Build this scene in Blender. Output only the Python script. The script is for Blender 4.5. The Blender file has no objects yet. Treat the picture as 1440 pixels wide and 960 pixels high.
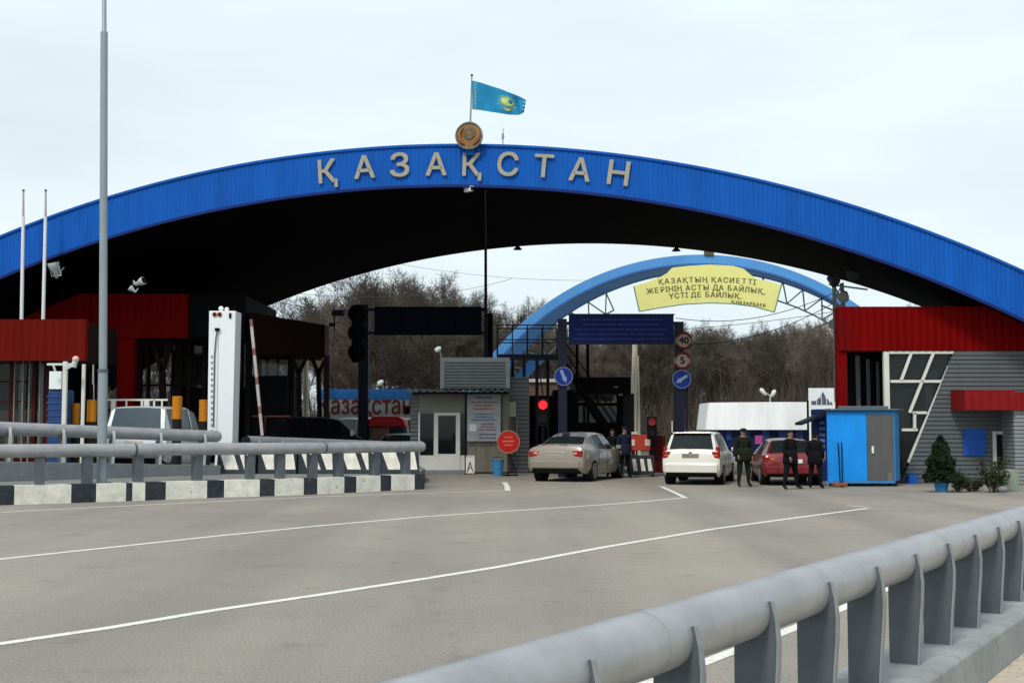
import bpy, math, random
import numpy as np
from mathutils import Vector, Matrix
R = math.radians
random.seed(7)
SC = bpy.context.scene
COL = SC.collection

# ---------------------------------------------------------------- camera
CH = 1.7                       # eye height
FPX = 1800.0                   # focal length in pixels of the 1440 px wide photo
PITCH = math.atan(124 / FPX)
cam_d = bpy.data.cameras.new('camera')
cam_d.sensor_width = 36; cam_d.lens = 45
cam_d.clip_start = 0.1; cam_d.clip_end = 6000
cam = bpy.data.objects.new('camera', cam_d); COL.objects.link(cam)
cam.location = (0, 0, CH); cam.rotation_euler = (math.pi / 2 + PITCH, 0, 0)
SC.camera = cam

# ---------------------------------------------------------------- sky, sun, exposure
w = bpy.data.worlds.new('World'); SC.world = w; w.use_nodes = True
nt = w.node_tree; nt.nodes.clear()
wo = nt.nodes.new('ShaderNodeOutputWorld'); bg = nt.nodes.new('ShaderNodeBackground')
sky = nt.nodes.new('ShaderNodeTexSky'); sky.sky_type = 'NISHITA'; sky.sun_disc = False
SUN_EL, SUN_AZ = R(48), R(205)       # azimuth clockwise from +Y: behind the camera, to the left
sky.sun_elevation = SUN_EL; sky.sun_rotation = SUN_AZ
sky.air_density = 1.0; sky.dust_density = 2.0
tc = nt.nodes.new('ShaderNodeTexCoord')
mp = nt.nodes.new('ShaderNodeMapping'); mp.inputs['Scale'].default_value = (1.3, 1.3, 5.0)
nz = nt.nodes.new('ShaderNodeTexNoise'); nz.inputs['Scale'].default_value = 1.6
nz.inputs['Detail'].default_value = 5; nz.inputs['Roughness'].default_value = 0.5
cr = nt.nodes.new('ShaderNodeValToRGB')
cr.color_ramp.elements[0].position = 0.30; cr.color_ramp.elements[0].color = (6.9, 7.8, 8.3, 1)
cr.color_ramp.elements[1].position = 0.68; cr.color_ramp.elements[1].color = (8.8, 10.0, 10.4, 1)
mx = nt.nodes.new('ShaderNodeMix'); mx.data_type = 'RGBA'
mx.inputs['Factor'].default_value = 0.93         # a nearly closed cloud layer over the clear sky
nt.links.new(tc.outputs['Generated'], mp.inputs['Vector'])
nt.links.new(mp.outputs[0], nz.inputs['Vector'])
nt.links.new(nz.outputs['Fac'], cr.inputs['Fac'])
nt.links.new(sky.outputs[0], mx.inputs['A'])
nt.links.new(cr.outputs[0], mx.inputs['B'])
nt.links.new(mx.outputs['Result'], bg.inputs['Color'])
bg.inputs['Strength'].default_value = 0.088
nt.links.new(bg.outputs[0], wo.inputs['Surface'])
sd = bpy.data.lights.new('sun', 'SUN'); sd.energy = 1.7; sd.angle = R(10); sd.color = (1.0, 0.95, 0.87)
sun = bpy.data.objects.new('sun', sd); COL.objects.link(sun)
sdir = Vector((math.sin(SUN_AZ) * math.cos(SUN_EL), math.cos(SUN_AZ) * math.cos(SUN_EL), math.sin(SUN_EL)))
sun.rotation_euler = sdir.to_track_quat('Z', 'Y').to_euler()
SC.view_settings.view_transform = 'Standard'; SC.view_settings.look = 'None'
SC.view_settings.gamma = 1.0; SC.view_settings.use_curve_mapping = False
SC.view_settings.exposure = 0.32

# ---------------------------------------------------------------- pixel -> point helpers (photo pixels, 1440 x 960)
def ray(px, py):
    v = 480 - py
    return Vector((px - 720, FPX * math.cos(PITCH) - v * math.sin(PITCH), FPX * math.sin(PITCH) + v * math.cos(PITCH)))
def at(px, py, Y):
    d = ray(px, py); return Vector((0, 0, CH)) + d * (Y / d.y)
def gnd(px, py, z=0.0):
    d = ray(px, py); return Vector((0, 0, CH)) + d * ((z - CH) / d.z)

# ---------------------------------------------------------------- materials
def mat(name, col, rough=0.6, metal=0.0, var=0.15, scale=3.0, bump=0.0, bscale=40.0, streak=False, coat=0.0, spec=0.18):
    m = bpy.data.materials.new(name); m.use_nodes = True
    n = m.node_tree; b = n.nodes['Principled BSDF']
    b.inputs['Roughness'].default_value = rough; b.inputs['Metallic'].default_value = metal
    b.inputs['Coat Weight'].default_value = coat; b.inputs['Specular IOR Level'].default_value = spec
    t = n.nodes.new('ShaderNodeTexCoord')
    x = n.nodes.new('ShaderNodeTexNoise'); x.inputs['Scale'].default_value = scale; x.inputs['Detail'].default_value = 6
    x.inputs['Roughness'].default_value = 0.65
    src = t.outputs['Object']
    if streak:
        g = n.nodes.new('ShaderNodeMapping'); g.inputs['Scale'].default_value = (1, 1, 0.12)
        n.links.new(src, g.inputs[0]); src = g.outputs[0]
    n.links.new(src, x.inputs['Vector'])
    r = n.nodes.new('ShaderNodeValToRGB')
    lo = [c * (1 - var) for c in col]; hi = [min(1, c * (1 + var)) for c in col]
    r.color_ramp.elements[0].position = 0.3; r.color_ramp.elements[0].color = (*lo, 1)
    r.color_ramp.elements[1].position = 0.7; r.color_ramp.elements[1].color = (*hi, 1)
    n.links.new(x.outputs['Fac'], r.inputs[0]); n.links.new(r.outputs[0], b.inputs['Base Color'])
    if bump:
        y = n.nodes.new('ShaderNodeTexNoise'); y.inputs['Scale'].default_value = bscale; y.inputs['Detail'].default_value = 4
        n.links.new(t.outputs['Object'], y.inputs['Vector'])
        p = n.nodes.new('ShaderNodeBump'); p.inputs['Strength'].default_value = bump; p.inputs['Distance'].default_value = 0.01
        n.links.new(y.outputs['Fac'], p.inputs['Height']); n.links.new(p.outputs[0], b.inputs['Normal'])
    return m
def glass_mat(name, col, alpha, rough=0.05):
    m = bpy.data.materials.new(name); m.use_nodes = True
    n = m.node_tree; b = n.nodes['Principled BSDF']
    b.inputs['Base Color'].default_value = (*col, 1); b.inputs['Roughness'].default_value = rough
    b.inputs['Alpha'].default_value = alpha
    return m
def lamp_mat(name, col, s):
    m = bpy.data.materials.new(name); m.use_nodes = True
    b = m.node_tree.nodes['Principled BSDF']
    b.inputs['Base Color'].default_value = (*col, 1)
    b.inputs['Emission Color'].default_value = (*col, 1); b.inputs['Emission Strength'].default_value = s
    return m

M = {}
M['fascia_blue'] = mat('fascia_blue', (0.0008, 0.090, 0.42), 0.6, 0, 0.16, 1.8, streak=True)
M['vault_under'] = mat('vault_under', (0.002, 0.002, 0.0025), 0.95, 0, 0.3, 1, spec=0.03)  # near black: the darkness under the vault is put into the colour
M['trim_navy'] = mat('trim_navy', (0.006, 0.02, 0.14), 0.6, 0, 0.1)
M['letter'] = mat('letter', (0.35, 0.33, 0.26), 0.5, 0, 0.08, 2)
M['red'] = mat('red_cladding', (0.155, 0.0006, 0.0006), 0.7, 0, 0.22, 1.5, streak=True, spec=0.06)
M['red_brown'] = mat('red_brown', (0.125, 0.006, 0.003), 0.7, 0, 0.18, 1.5, streak=True, spec=0.06)
M['red_awn'] = mat('red_awning', (0.20, 0.003, 0.004), 0.55, 0, 0.12)
M['red_frame'] = mat('red_frame', (0.045, 0.002, 0.002), 0.6, 0, 0.15)
M['dark'] = mat('dark_steel', (0.003, 0.003, 0.004), 0.8, 0, 0.3, spec=0.15)  # near-black base also stands in for deep shade under the arch
M['navy_steel'] = mat('navy_steel', (0.003, 0.006, 0.022), 0.6, 0, 0.2, spec=0.3)
M['dkred'] = mat('dark_red_frame', (0.014, 0.002, 0.002), 0.7, 0, 0.2, spec=0.2)  # darker red for frames under the arch, their shade kept in the colour
M['white'] = mat('white_paint', (0.72, 0.74, 0.74), 0.5, 0, 0.05, 2)
M['white_box'] = mat('white_coated_steel', (0.80, 0.84, 0.85), 0.45, 0, 0.03, 2)
M['warm_white'] = mat('warm_white', (0.66, 0.65, 0.60), 0.5, 0, 0.07, 2)
M['kerb_white'] = mat('kerb_white', (0.72, 0.70, 0.62), 0.85, 0, 0.20, 3.5, bump=0.5)
M['kerb_black'] = mat('kerb_black', (0.035, 0.042, 0.05), 0.85, 0, 0.35, 5, bump=0.3)
M['barrier'] = mat('barrier_grey_paint', (0.29, 0.295, 0.305), 0.33, 0, 0.17, 3.5, bump=0.12, bscale=14, spec=0.5)
M['post'] = mat('barrier_post_shaded', (0.098, 0.112, 0.128), 0.5, 0, 0.14, 5, bump=0.1, bscale=20)  # same grey paint as the tube; shading of the plates is in the colour
M['flange'] = mat('barrier_flange_lit', (0.24, 0.255, 0.27), 0.5, 0, 0.12, 5)  # same grey paint again, lighter to show the flange catching light
M['concrete'] = mat('concrete', (0.30, 0.31, 0.31), 0.9, 0, 0.16, 2.2, bump=0.5, bscale=30)
M['concrete_dk'] = mat('concrete_painted_grey', (0.19, 0.20, 0.215), 0.85, 0, 0.15, 2.5, bump=0.3)
M['pole_grey'] = mat('pole_grey', (0.27, 0.32, 0.35), 0.45, 0.2, 0.08, 1)
M['orange'] = mat('orange_paint', (0.50, 0.18, 0.010), 0.6, 0, 0.1)
M['black'] = mat('black_paint', (0.012, 0.012, 0.013), 0.6, 0, 0.2)
M['rubber'] = mat('rubber', (0.014, 0.014, 0.014), 0.85, 0, 0.2)
M['siding'] = None
M['lightblue'] = mat('light_blue_steel', (0.10, 0.32, 0.70), 0.5, 0, 0.10, 0.8)
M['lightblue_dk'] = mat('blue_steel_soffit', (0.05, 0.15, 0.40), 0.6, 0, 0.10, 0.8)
M['truss'] = mat('truss_grey', (0.50, 0.56, 0.54), 0.5, 0, 0.1)
M['yellow'] = mat('banner_yellow', (0.86, 0.83, 0.30), 0.6, 0, 0.05, 1)
M['olive'] = mat('banner_ink', (0.17, 0.17, 0.07), 0.7, 0, 0.1)
M['teal_frame'] = mat('teal_frame', (0.10, 0.22, 0.24), 0.6, 0, 0.1)
M['sign_navy'] = mat('sign_navy', (0.003, 0.009, 0.075), 0.7, 0, 0.1, spec=0.2)
M['sign_ink'] = mat('sign_faint_lettering', (0.018, 0.04, 0.15), 0.7, 0, 0.1)
M['road_blue'] = mat('sign_blue', (0.006, 0.03, 0.20), 0.6, 0, 0.1)
M['sign_white'] = mat('sign_white', (0.20, 0.26, 0.42), 0.6, 0, 0.05)
M['sign_ring'] = mat('sign_red_ring', (0.11, 0.01, 0.008), 0.6, 0, 0.1)
M['sign_face'] = mat('sign_face', (0.30, 0.24, 0.21), 0.6, 0, 0.1)
M['stop_red'] = mat('stop_red', (0.42, 0.012, 0.01), 0.55, 0, 0.1)
M['stop_ink'] = mat('stop_ink', (0.55, 0.12, 0.08), 0.6, 0, 0.1)
M['kiosk_blue'] = mat('kiosk_blue', (0.010, 0.27, 0.80), 0.5, 0, 0.12, 1.2)
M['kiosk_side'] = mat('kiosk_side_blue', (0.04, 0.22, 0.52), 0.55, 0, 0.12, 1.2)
M['kiosk_door'] = mat('kiosk_door_grey', (0.10, 0.10, 0.10), 0.6, 0, 0.15, 1.2)
M['bucket_blue'] = mat('bucket_blue', (0.04, 0.20, 0.42), 0.5, 0, 0.12)
M['panel_blue'] = mat('panel_blue', (0.015, 0.09, 0.42), 0.5, 0, 0.1)
M['silver'] = mat('silver_sheet', (0.86, 0.87, 0.88), 0.35, 0.0, 0.12, 1.5, streak=True)
M['navy_wall'] = mat('navy_wall', (0.005, 0.012, 0.06), 0.6, 0, 0.2)
M['beige_wall'] = mat('beige_panel', (0.22, 0.22, 0.18), 0.7, 0, 0.1)
M['cream_pole'] = mat('cream_concrete', (0.50, 0.46, 0.36), 0.85, 0, 0.12, 2)
M['glass_dark'] = mat('dark_glass', (0.008, 0.010, 0.012), 0.08, 0, 0.1, spec=0.35)
M['glass_car'] = mat('car_glass', (0.014, 0.020, 0.021), 0.12, 0, 0.1, spec=0.2)
M['glass_blue'] = mat('tinted_car_glass', (0.06, 0.085, 0.10), 0.12, 0, 0.1)
M['glass_see'] = glass_mat('tinted_glass', (0.02, 0.025, 0.025), 0.45)
M['skin'] = mat('skin', (0.26, 0.15, 0.11), 0.6, 0, 0.08, 20)
M['cloth_black'] = mat('black_cloth', (0.004, 0.004, 0.006), 0.9, 0, 0.3, 12, bump=0.4)
M['cloth_navy'] = mat('navy_cloth', (0.012, 0.014, 0.035), 0.9, 0, 0.3, 12, bump=0.4)
M['cloth_green'] = mat('camouflage_cloth', (0.010, 0.013, 0.007), 0.9, 0, 0.6, 14, bump=0.4)
M['hair'] = mat('hair', (0.015, 0.012, 0.010), 0.8, 0, 0.2, 30)
M['shoe'] = mat('shoe_leather', (0.010, 0.010, 0.010), 0.5, 0, 0.2)
M['bark'] = mat('bark', (0.060, 0.052, 0.046), 0.95, 0, 0.3, 3)
M['twig'] = mat('twig', (0.112, 0.096, 0.084), 0.95, 0, 0.45, 0.35)
M['leaf'] = mat('conifer_leaf', (0.012, 0.022, 0.008), 0.8, 0, 0.5, 6)
M['leaf2'] = mat('shrub_leaf', (0.032, 0.042, 0.016), 0.8, 0, 0.5, 6)
M['chrome'] = mat('chrome', (0.6, 0.6, 0.6), 0.2, 0.9, 0.05)
M['rim'] = mat('wheel_rim', (0.30, 0.30, 0.30), 0.35, 0.5, 0.1)
M['lamp_red'] = mat('lamp_lens_red', (0.30, 0.015, 0.015), 0.25, 0, 0.1)
M['lamp_pink'] = mat('lamp_lens_pale', (0.55, 0.26, 0.22), 0.25, 0, 0.1)
M['lamp_amber'] = mat('lamp_lens_amber', (0.50, 0.15, 0.05), 0.25, 0, 0.1)
M['plate'] = mat('plate', (0.50, 0.48, 0.42), 0.5, 0, 0.1)
M['under'] = mat('underbody', (0.010, 0.010, 0.010), 0.9, 0, 0.2)
M['gold'] = mat('emblem_bronze', (0.25, 0.14, 0.06), 0.5, 0.2, 0.25, 3)
M['emb_grey'] = mat('emblem_grey_blue', (0.17, 0.19, 0.17), 0.6, 0.1, 0.2, 3)
M['flag_blue'] = mat('flag_blue', (0.015, 0.22, 0.42), 0.8, 0, 0.12, 3)
M['flag_yellow'] = mat('flag_yellow', (0.48, 0.62, 0.20), 0.8, 0, 0.1, 3)
M['flag_orn'] = mat('flag_ornament', (0.14, 0.38, 0.44), 0.8, 0, 0.1, 3)
M['paint_line'] = None

def asphalt():
    m = bpy.data.materials.new('asphalt'); m.use_nodes = True; n = m.node_tree; b = n.nodes['Principled BSDF']
    b.inputs['Roughness'].default_value = 0.88; b.inputs['Specular IOR Level'].default_value = 0.3
    t = n.nodes.new('ShaderNodeTexCoord')
    def noise(sc, det, ro=0.6, mpv=None):
        x = n.nodes.new('ShaderNodeTexNoise'); x.inputs['Scale'].default_value = sc; x.inputs['Detail'].default_value = det
        x.inputs['Roughness'].default_value = ro
        if mpv:
            g = n.nodes.new('ShaderNodeMapping'); g.inputs['Scale'].default_value = mpv[0]; g.inputs['Rotation'].default_value = (0, 0, mpv[1])
            n.links.new(t.outputs['Object'], g.inputs[0]); n.links.new(g.outputs[0], x.inputs[0])
        else: n.links.new(t.outputs['Object'], x.inputs[0])
        return x
    def ramp(src, p0, c0, p1, c1):
        r = n.nodes.new('ShaderNodeValToRGB'); r.color_ramp.elements[0].position = p0; r.color_ramp.elements[0].color = (*c0, 1)
        r.color_ramp.elements[1].position = p1; r.color_ramp.elements[1].color = (*c1, 1); n.links.new(src, r.inputs[0]); return r
    def mul(a, bb):
        k = n.nodes.new('ShaderNodeMix'); k.data_type = 'RGBA'; k.blend_type = 'MULTIPLY'; k.inputs['Factor'].default_value = 1
        n.links.new(a, k.inputs['A']); n.links.new(bb, k.inputs['B']); return k.outputs['Result']
    a = ramp(noise(0.18, 4).outputs['Fac'], 0.3, (0.268, 0.244, 0.210), 0.7, (0.328, 0.300, 0.260))
    # long wear bands along the lanes
    wv = ramp(noise(0.5, 3, 0.5, ((1.0, 0.06, 1), R(-34))).outputs['Fac'], 0.35, (0.84, 0.84, 0.85), 0.62, (1.06, 1.05, 1.04))
    gr = ramp(noise(38, 3, 0.7).outputs['Fac'], 0.3, (0.70, 0.70, 0.70), 0.7, (1.24, 1.24, 1.24))
    st = ramp(noise(0.9, 7, 0.75).outputs['Fac'], 0.30, (0.80, 0.79, 0.78), 0.45, (1.0, 1.0, 1.0))
    vo = n.nodes.new('ShaderNodeTexVoronoi'); vo.feature = 'DISTANCE_TO_EDGE'; vo.inputs['Scale'].default_value = 0.22
    nn = noise(1.2, 5); mm = n.nodes.new('ShaderNodeVectorMath'); mm.operation = 'ADD'
    n.links.new(t.outputs['Object'], mm.inputs[0]); n.links.new(nn.outputs['Color'], mm.inputs[1]); n.links.new(mm.outputs[0], vo.inputs['Vector'])
    ck = ramp(vo.outputs['Distance'], 0.0, (0.84, 0.84, 0.84), 0.003, (1, 1, 1))
    v2 = n.nodes.new('ShaderNodeTexVoronoi'); v2.inputs['Scale'].default_value = 0.9; n.links.new(t.outputs['Object'], v2.inputs['Vector'])
    oil = ramp(v2.outputs['Distance'], 0.02, (0.82, 0.82, 0.81), 0.13, (1, 1, 1))
    big = ramp(noise(0.07, 3, 0.6, ((1, 1, 1), 0)).outputs['Fac'], 0.35, (0.90, 0.90, 0.91), 0.65, (1.05, 1.04, 1.02))
    o = mul(mul(mul(mul(mul(mul(a.outputs[0], wv.outputs[0]), gr.outputs[0]), st.outputs[0]), ck.outputs[0]), oil.outputs[0]), big.outputs[0])
    n.links.new(o, b.inputs['Base Color'])
    p = n.nodes.new('ShaderNodeBump'); p.inputs['Strength'].default_value = 0.35; p.inputs['Distance'].default_value = 0.01
    n.links.new(noise(60, 3).outputs['Fac'], p.inputs['Height']); n.links.new(p.outputs[0], b.inputs['Normal'])
    return m
M['asphalt'] = asphalt()
def line_paint():
    m = bpy.data.materials.new('road_paint'); m.use_nodes = True; n = m.node_tree; b = n.nodes['Principled BSDF']
    b.inputs['Roughness'].default_value = 0.8
    t = n.nodes.new('ShaderNodeTexCoord'); x = n.nodes.new('ShaderNodeTexNoise'); x.inputs['Scale'].default_value = 7; x.inputs['Detail'].default_value = 8
    x.inputs['Roughness'].default_value = 0.8
    n.links.new(t.outputs['Object'], x.inputs[0]); r = n.nodes.new('ShaderNodeValToRGB')
    r.color_ramp.elements[0].position = 0.34; r.color_ramp.elements[0].color = (0.30, 0.28, 0.25, 1)
    r.color_ramp.elements[1].position = 0.47; r.color_ramp.elements[1].color = (0.74, 0.72, 0.66, 1)
    n.links.new(x.outputs['Fac'], r.inputs[0]); n.links.new(r.outputs[0], b.inputs['Base Color']); return m
M['paint_line'] = line_paint()
M['dirt'] = mat('bare_ground', (0.12, 0.105, 0.085), 0.95, 0, 0.3, 0.3)
M['paving'] = mat('sandy_paving', (0.50, 0.43, 0.34), 0.92, 0, 0.16, 6, bump=0.6, bscale=60)
M['island'] = mat('island_concrete', (0.20, 0.20, 0.19), 0.9, 0, 0.2, 1.5, bump=0.3)

def siding(name, col, pitch=0.14):
    m = mat(name, col, 0.5, 0.1, 0.10, 0.8); n = m.node_tree; b = n.nodes['Principled BSDF']
    t = n.nodes.new('ShaderNodeTexCoord'); s = n.nodes.new('ShaderNodeSeparateXYZ'); n.links.new(t.outputs['Object'], s.inputs[0])
    d = n.nodes.new('ShaderNodeMath'); d.operation = 'DIVIDE'; d.inputs[1].default_value = pitch; n.links.new(s.outputs['Z'], d.inputs[0])
    f = n.nodes.new('ShaderNodeMath'); f.operation = 'FRACT'; n.links.new(d.outputs[0], f.inputs[0])
    r = n.nodes.new('ShaderNodeValToRGB'); r.color_ramp.elements[0].position = 0.0; r.color_ramp.elements[0].color = (0, 0, 0, 1)
    r.color_ramp.elements[1].position = 0.22; r.color_ramp.elements[1].color = (1, 1, 1, 1)
    n.links.new(f.outputs[0], r.inputs[0])
    p = n.nodes.new('ShaderNodeBump'); p.inputs['Strength'].default_value = 1.0; p.inputs['Distance'].default_value = 0.03
    n.links.new(r.outputs[0], p.inputs['Height']); n.links.new(p.outputs[0], b.inputs['Normal'])
    # base colour is darker along the board joints
    old = b.inputs['Base Color'].links[0].from_socket
    k = n.nodes.new('ShaderNodeMix'); k.data_type = 'RGBA'; k.blend_type = 'MULTIPLY'; k.inputs['Factor'].default_value = 1
    r2 = n.nodes.new('ShaderNodeValToRGB'); r2.color_ramp.elements[0].color = (0.5, 0.5, 0.5, 1); r2.color_ramp.elements[1].position = 0.2; r2.color_ramp.elements[1].color = (1, 1, 1, 1)
    n.links.new(f.outputs[0], r2.inputs[0]); n.links.new(old, k.inputs['A']); n.links.new(r2.outputs[0], k.inputs['B']); n.links.new(k.outputs['Result'], b.inputs['Base Color'])
    return m
M['siding'] = siding('grey_siding', (0.115, 0.13, 0.14))
M['siding_lt'] = siding('light_siding', (0.24, 0.255, 0.26), 0.12)
M['siding_hut'] = siding('hut_siding', (0.16, 0.165, 0.165), 0.16)

def vary(m):          # each tree a little lighter or darker, warmer or greyer
    n = m.node_tree; b = n.nodes['Principled BSDF']; old = b.inputs['Base Color'].links[0].from_socket
    oi = n.nodes.new('ShaderNodeObjectInfo'); r = n.nodes.new('ShaderNodeValToRGB')
    r.color_ramp.elements[0].color = (0.62, 0.60, 0.60, 1); r.color_ramp.elements[1].color = (1.75, 1.65, 1.50, 1)
    e = r.color_ramp.elements.new(0.5); e.color = (1.0, 0.97, 0.92, 1)
    n.links.new(oi.outputs['Random'], r.inputs[0])
    k = n.nodes.new('ShaderNodeMix'); k.data_type = 'RGBA'; k.blend_type = 'MULTIPLY'; k.inputs['Factor'].default_value = 1
    n.links.new(old, k.inputs['A']); n.links.new(r.outputs[0], k.inputs['B']); n.links.new(k.outputs['Result'], b.inputs['Base Color'])
vary(M['twig']); vary(M['bark'])
def wear(m, col, lo, hi, scale, stretch=(1, 1, 1)):      # chips, rust and grime patches with shapes of their own
    n = m.node_tree; b = n.nodes['Principled BSDF']; old = b.inputs['Base Color'].links[0].from_socket
    t = n.nodes.new('ShaderNodeTexCoord'); g = n.nodes.new('ShaderNodeMapping'); g.inputs['Scale'].default_value = stretch
    x = n.nodes.new('ShaderNodeTexNoise'); x.inputs['Scale'].default_value = scale; x.inputs['Detail'].default_value = 9; x.inputs['Roughness'].default_value = 0.72
    n.links.new(t.outputs['Object'], g.inputs[0]); n.links.new(g.outputs[0], x.inputs['Vector'])
    r = n.nodes.new('ShaderNodeValToRGB'); r.color_ramp.elements[0].position = lo; r.color_ramp.elements[0].color = (0, 0, 0, 1); r.color_ramp.elements[1].position = hi; r.color_ramp.elements[1].color = (1, 1, 1, 1)
    n.links.new(x.outputs['Fac'], r.inputs[0])
    k = n.nodes.new('ShaderNodeMix'); k.data_type = 'RGBA'; n.links.new(r.outputs[0], k.inputs['Factor'])
    n.links.new(old, k.inputs['A']); k.inputs['B'].default_value = (*col, 1); n.links.new(k.outputs['Result'], b.inputs['Base Color'])
wear(M['barrier'], (0.20, 0.17, 0.14), 0.60, 0.78, 5.0)
wear(M['barrier'], (0.50, 0.50, 0.50), 0.66, 0.72, 16.0)
wear(M['post'], (0.17, 0.13, 0.10), 0.60, 0.80, 9.0)
wear(M['concrete'], (0.17, 0.16, 0.14), 0.55, 0.75, 3.0)
wear(M['kerb_white'], (0.22, 0.21, 0.19), 0.60, 0.70, 4.5)
wear(M['kerb_black'], (0.16, 0.16, 0.155), 0.62, 0.72, 5.0)
wear(M['fascia_blue'], (0.003, 0.075, 0.32), 0.56, 0.80, 1.1, (1, 1, 0.15))
wear(M['red'], (0.05, 0.006, 0.006), 0.56, 0.80, 1.1, (1, 1, 0.15))
wear(M['kiosk_blue'], (0.03, 0.16, 0.42), 0.56, 0.72, 2.2, (1, 1, 0.5))
wear(M['kiosk_door'], (0.17, 0.165, 0.16), 0.56, 0.70, 2.5, (1, 1, 0.4))
wear(M['white_box'], (0.55, 0.57, 0.57), 0.60, 0.80, 2.0, (1, 1, 0.2))
wear(M['siding'], (0.08, 0.085, 0.085), 0.58, 0.80, 0.9, (1, 1, 0.3))

# ---------------------------------------------------------------- mesh builder
class MB:
    def __init__(s): s.v = []; s.f = []; s.m = []; s.k = 0
    def add(s, vs, fs, mi=None):
        b = len(s.v); s.v += [tuple(p) for p in vs]
        for f in fs: s.f.append(tuple(i + b for i in f)); s.m.append(s.k if mi is None else mi)
        return s
    def box(s, c, d, rz=0, mi=None, rx=0, ry=0):
        hx, hy, hz = d[0] / 2, d[1] / 2, d[2] / 2
        q = Matrix.Rotation(rz, 3, 'Z') @ Matrix.Rotation(ry, 3, 'Y') @ Matrix.Rotation(rx, 3, 'X')
        vs = [Vector(c) + q @ Vector((x, y, z)) for x in (-hx, hx) for y in (-hy, hy) for z in (-hz, hz)]
        return s.add(vs, [(0, 1, 3, 2), (4, 6, 7, 5), (0, 4, 5, 1), (2, 3, 7, 6), (0, 2, 6, 4), (1, 5, 7, 3)], mi)
    def pbox(s, x0, x1, y0, y1, Y, dep=0.2, mi=None):      # an upright frontal box measured on the photo at depth Y
        a = at(x0, (y0 + y1) / 2, Y); b = at(x1, (y0 + y1) / 2, Y); zt = at((x0 + x1) / 2, y0, Y).z; zb = at((x0 + x1) / 2, y1, Y).z
        return s.box(((a.x + b.x) / 2, Y + dep / 2, (zt + zb) / 2), (b.x - a.x, dep, zt - zb), 0, mi)
    def cyl(s, p0, p1, r0, r1=None, n=10, mi=None, caps=True):
        p0, p1 = Vector(p0), Vector(p1); r1 = r0 if r1 is None else r1
        d = (p1 - p0).normalized(); u = d.orthogonal().normalized(); q = d.cross(u)
        vs = []
        for p, r in ((p0, r0), (p1, r1)):
            for i in range(n):
                a = 2 * math.pi * i / n; vs.append(p + u * (r * math.cos(a)) + q * (r * math.sin(a)))
        fs = [(i, (i + 1) % n, n + (i + 1) % n, n + i) for i in range(n)]
        if caps: fs += [tuple(range(n - 1, -1, -1)), tuple(range(n, 2 * n))]
        return s.add(vs, fs, mi)
    def bar(s, p0, p1, w_, h_=None, mi=None):      # rectangular bar
        p0, p1 = Vector(p0), Vector(p1); h_ = w_ if h_ is None else h_
        d = (p1 - p0).normalized(); up = Vector((0, 0, 1)) if abs(d.z) < 0.9 else Vector((0, 1, 0))
        a = d.cross(up).normalized() * (w_ / 2); b = a.cross(d).normalized() * (h_ / 2)
        vs = [p + x * a + y * b for p in (p0, p1) for x, y in ((-1, -1), (1, -1), (1, 1), (-1, 1))]
        return s.add(vs, [(0, 1, 2, 3), (7, 6, 5, 4), (0, 4, 5, 1), (1, 5, 6, 2), (2, 6, 7, 3), (3, 7, 4, 0)], mi)
    def tube(s, pts, r, n=16, mi=None, caps=True):
        pts = [Vector(p) for p in pts]; rings = []; u = None
        for i, p in enumerate(pts):
            d = (pts[min(i + 1, len(pts) - 1)] - pts[max(i - 1, 0)]).normalized()
            u = ((Vector((0, 0, 1)) - d * d.z) if abs(d.z) < 0.98 else d.orthogonal()) if u is None else (u - d * u.dot(d))
            u.normalize(); q = d.cross(u); rr = r[i] if isinstance(r, (list, tuple)) else r
            rings.append([p + u * (rr * math.cos(2 * math.pi * k / n)) + q * (rr * math.sin(2 * math.pi * k / n)) for k in range(n)])
        vs = [v for g in rings for v in g]; fs = []
        for i in range(len(pts) - 1):
            for k in range(n): fs.append((i * n + k, i * n + (k + 1) % n, (i + 1) * n + (k + 1) % n, (i + 1) * n + k))
        if caps: fs += [tuple(range(n - 1, -1, -1)), tuple(range((len(pts) - 1) * n, len(pts) * n))]
        return s.add(vs, fs, mi)
    def ext(s, poly, vec, mi=None):                # polygon (3D points) extruded by a vector
        n = len(poly); v = Vector(vec); vs = [Vector(p) for p in poly]; vs += [p + v for p in vs[:n]]
        fs = [tuple(range(n - 1, -1, -1)), tuple(range(n, 2 * n))] + [(i, (i + 1) % n, n + (i + 1) % n, n + i) for i in range(n)]
        return s.add(vs, fs, mi)
    def rev(s, prof, c, n=20, mi=None):            # surface of revolution about a vertical axis
        vs = []; m_ = len(prof)
        for r, z in prof:
            for k in range(n): vs.append((c[0] + r * math.cos(2 * math.pi * k / n), c[1] + r * math.sin(2 * math.pi * k / n), c[2] + z))
        fs = [(i * n + k, i * n + (k + 1) % n, (i + 1) * n + (k + 1) % n, (i + 1) * n + k) for i in range(m_ - 1) for k in range(n)]
        fs += [tuple(range(n - 1, -1, -1)), tuple(range((m_ - 1) * n, m_ * n))]
        return s.add(vs, fs, mi)
    def sph(s, c, r, n=12, mi=None, rot=None):
        r = r if isinstance(r, (tuple, list)) else (r, r, r); h = n // 2; vs = []; q = rot or Matrix.Identity(3)
        for i in range(1, h):
            a = math.pi * i / h
            for k in range(n):
                b = 2 * math.pi * k / n; vs.append(Vector(c) + q @ Vector((r[0] * math.sin(a) * math.cos(b), r[1] * math.sin(a) * math.sin(b), r[2] * math.cos(a))))
        vs += [Vector(c) + q @ Vector((0, 0, r[2])), Vector(c) - q @ Vector((0, 0, r[2]))]; T = len(vs) - 2
        fs = [(i * n + k, (i + 1) * n + k, (i + 1) * n + (k + 1) % n, i * n + (k + 1) % n) for i in range(h - 2) for k in range(n)]
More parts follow.
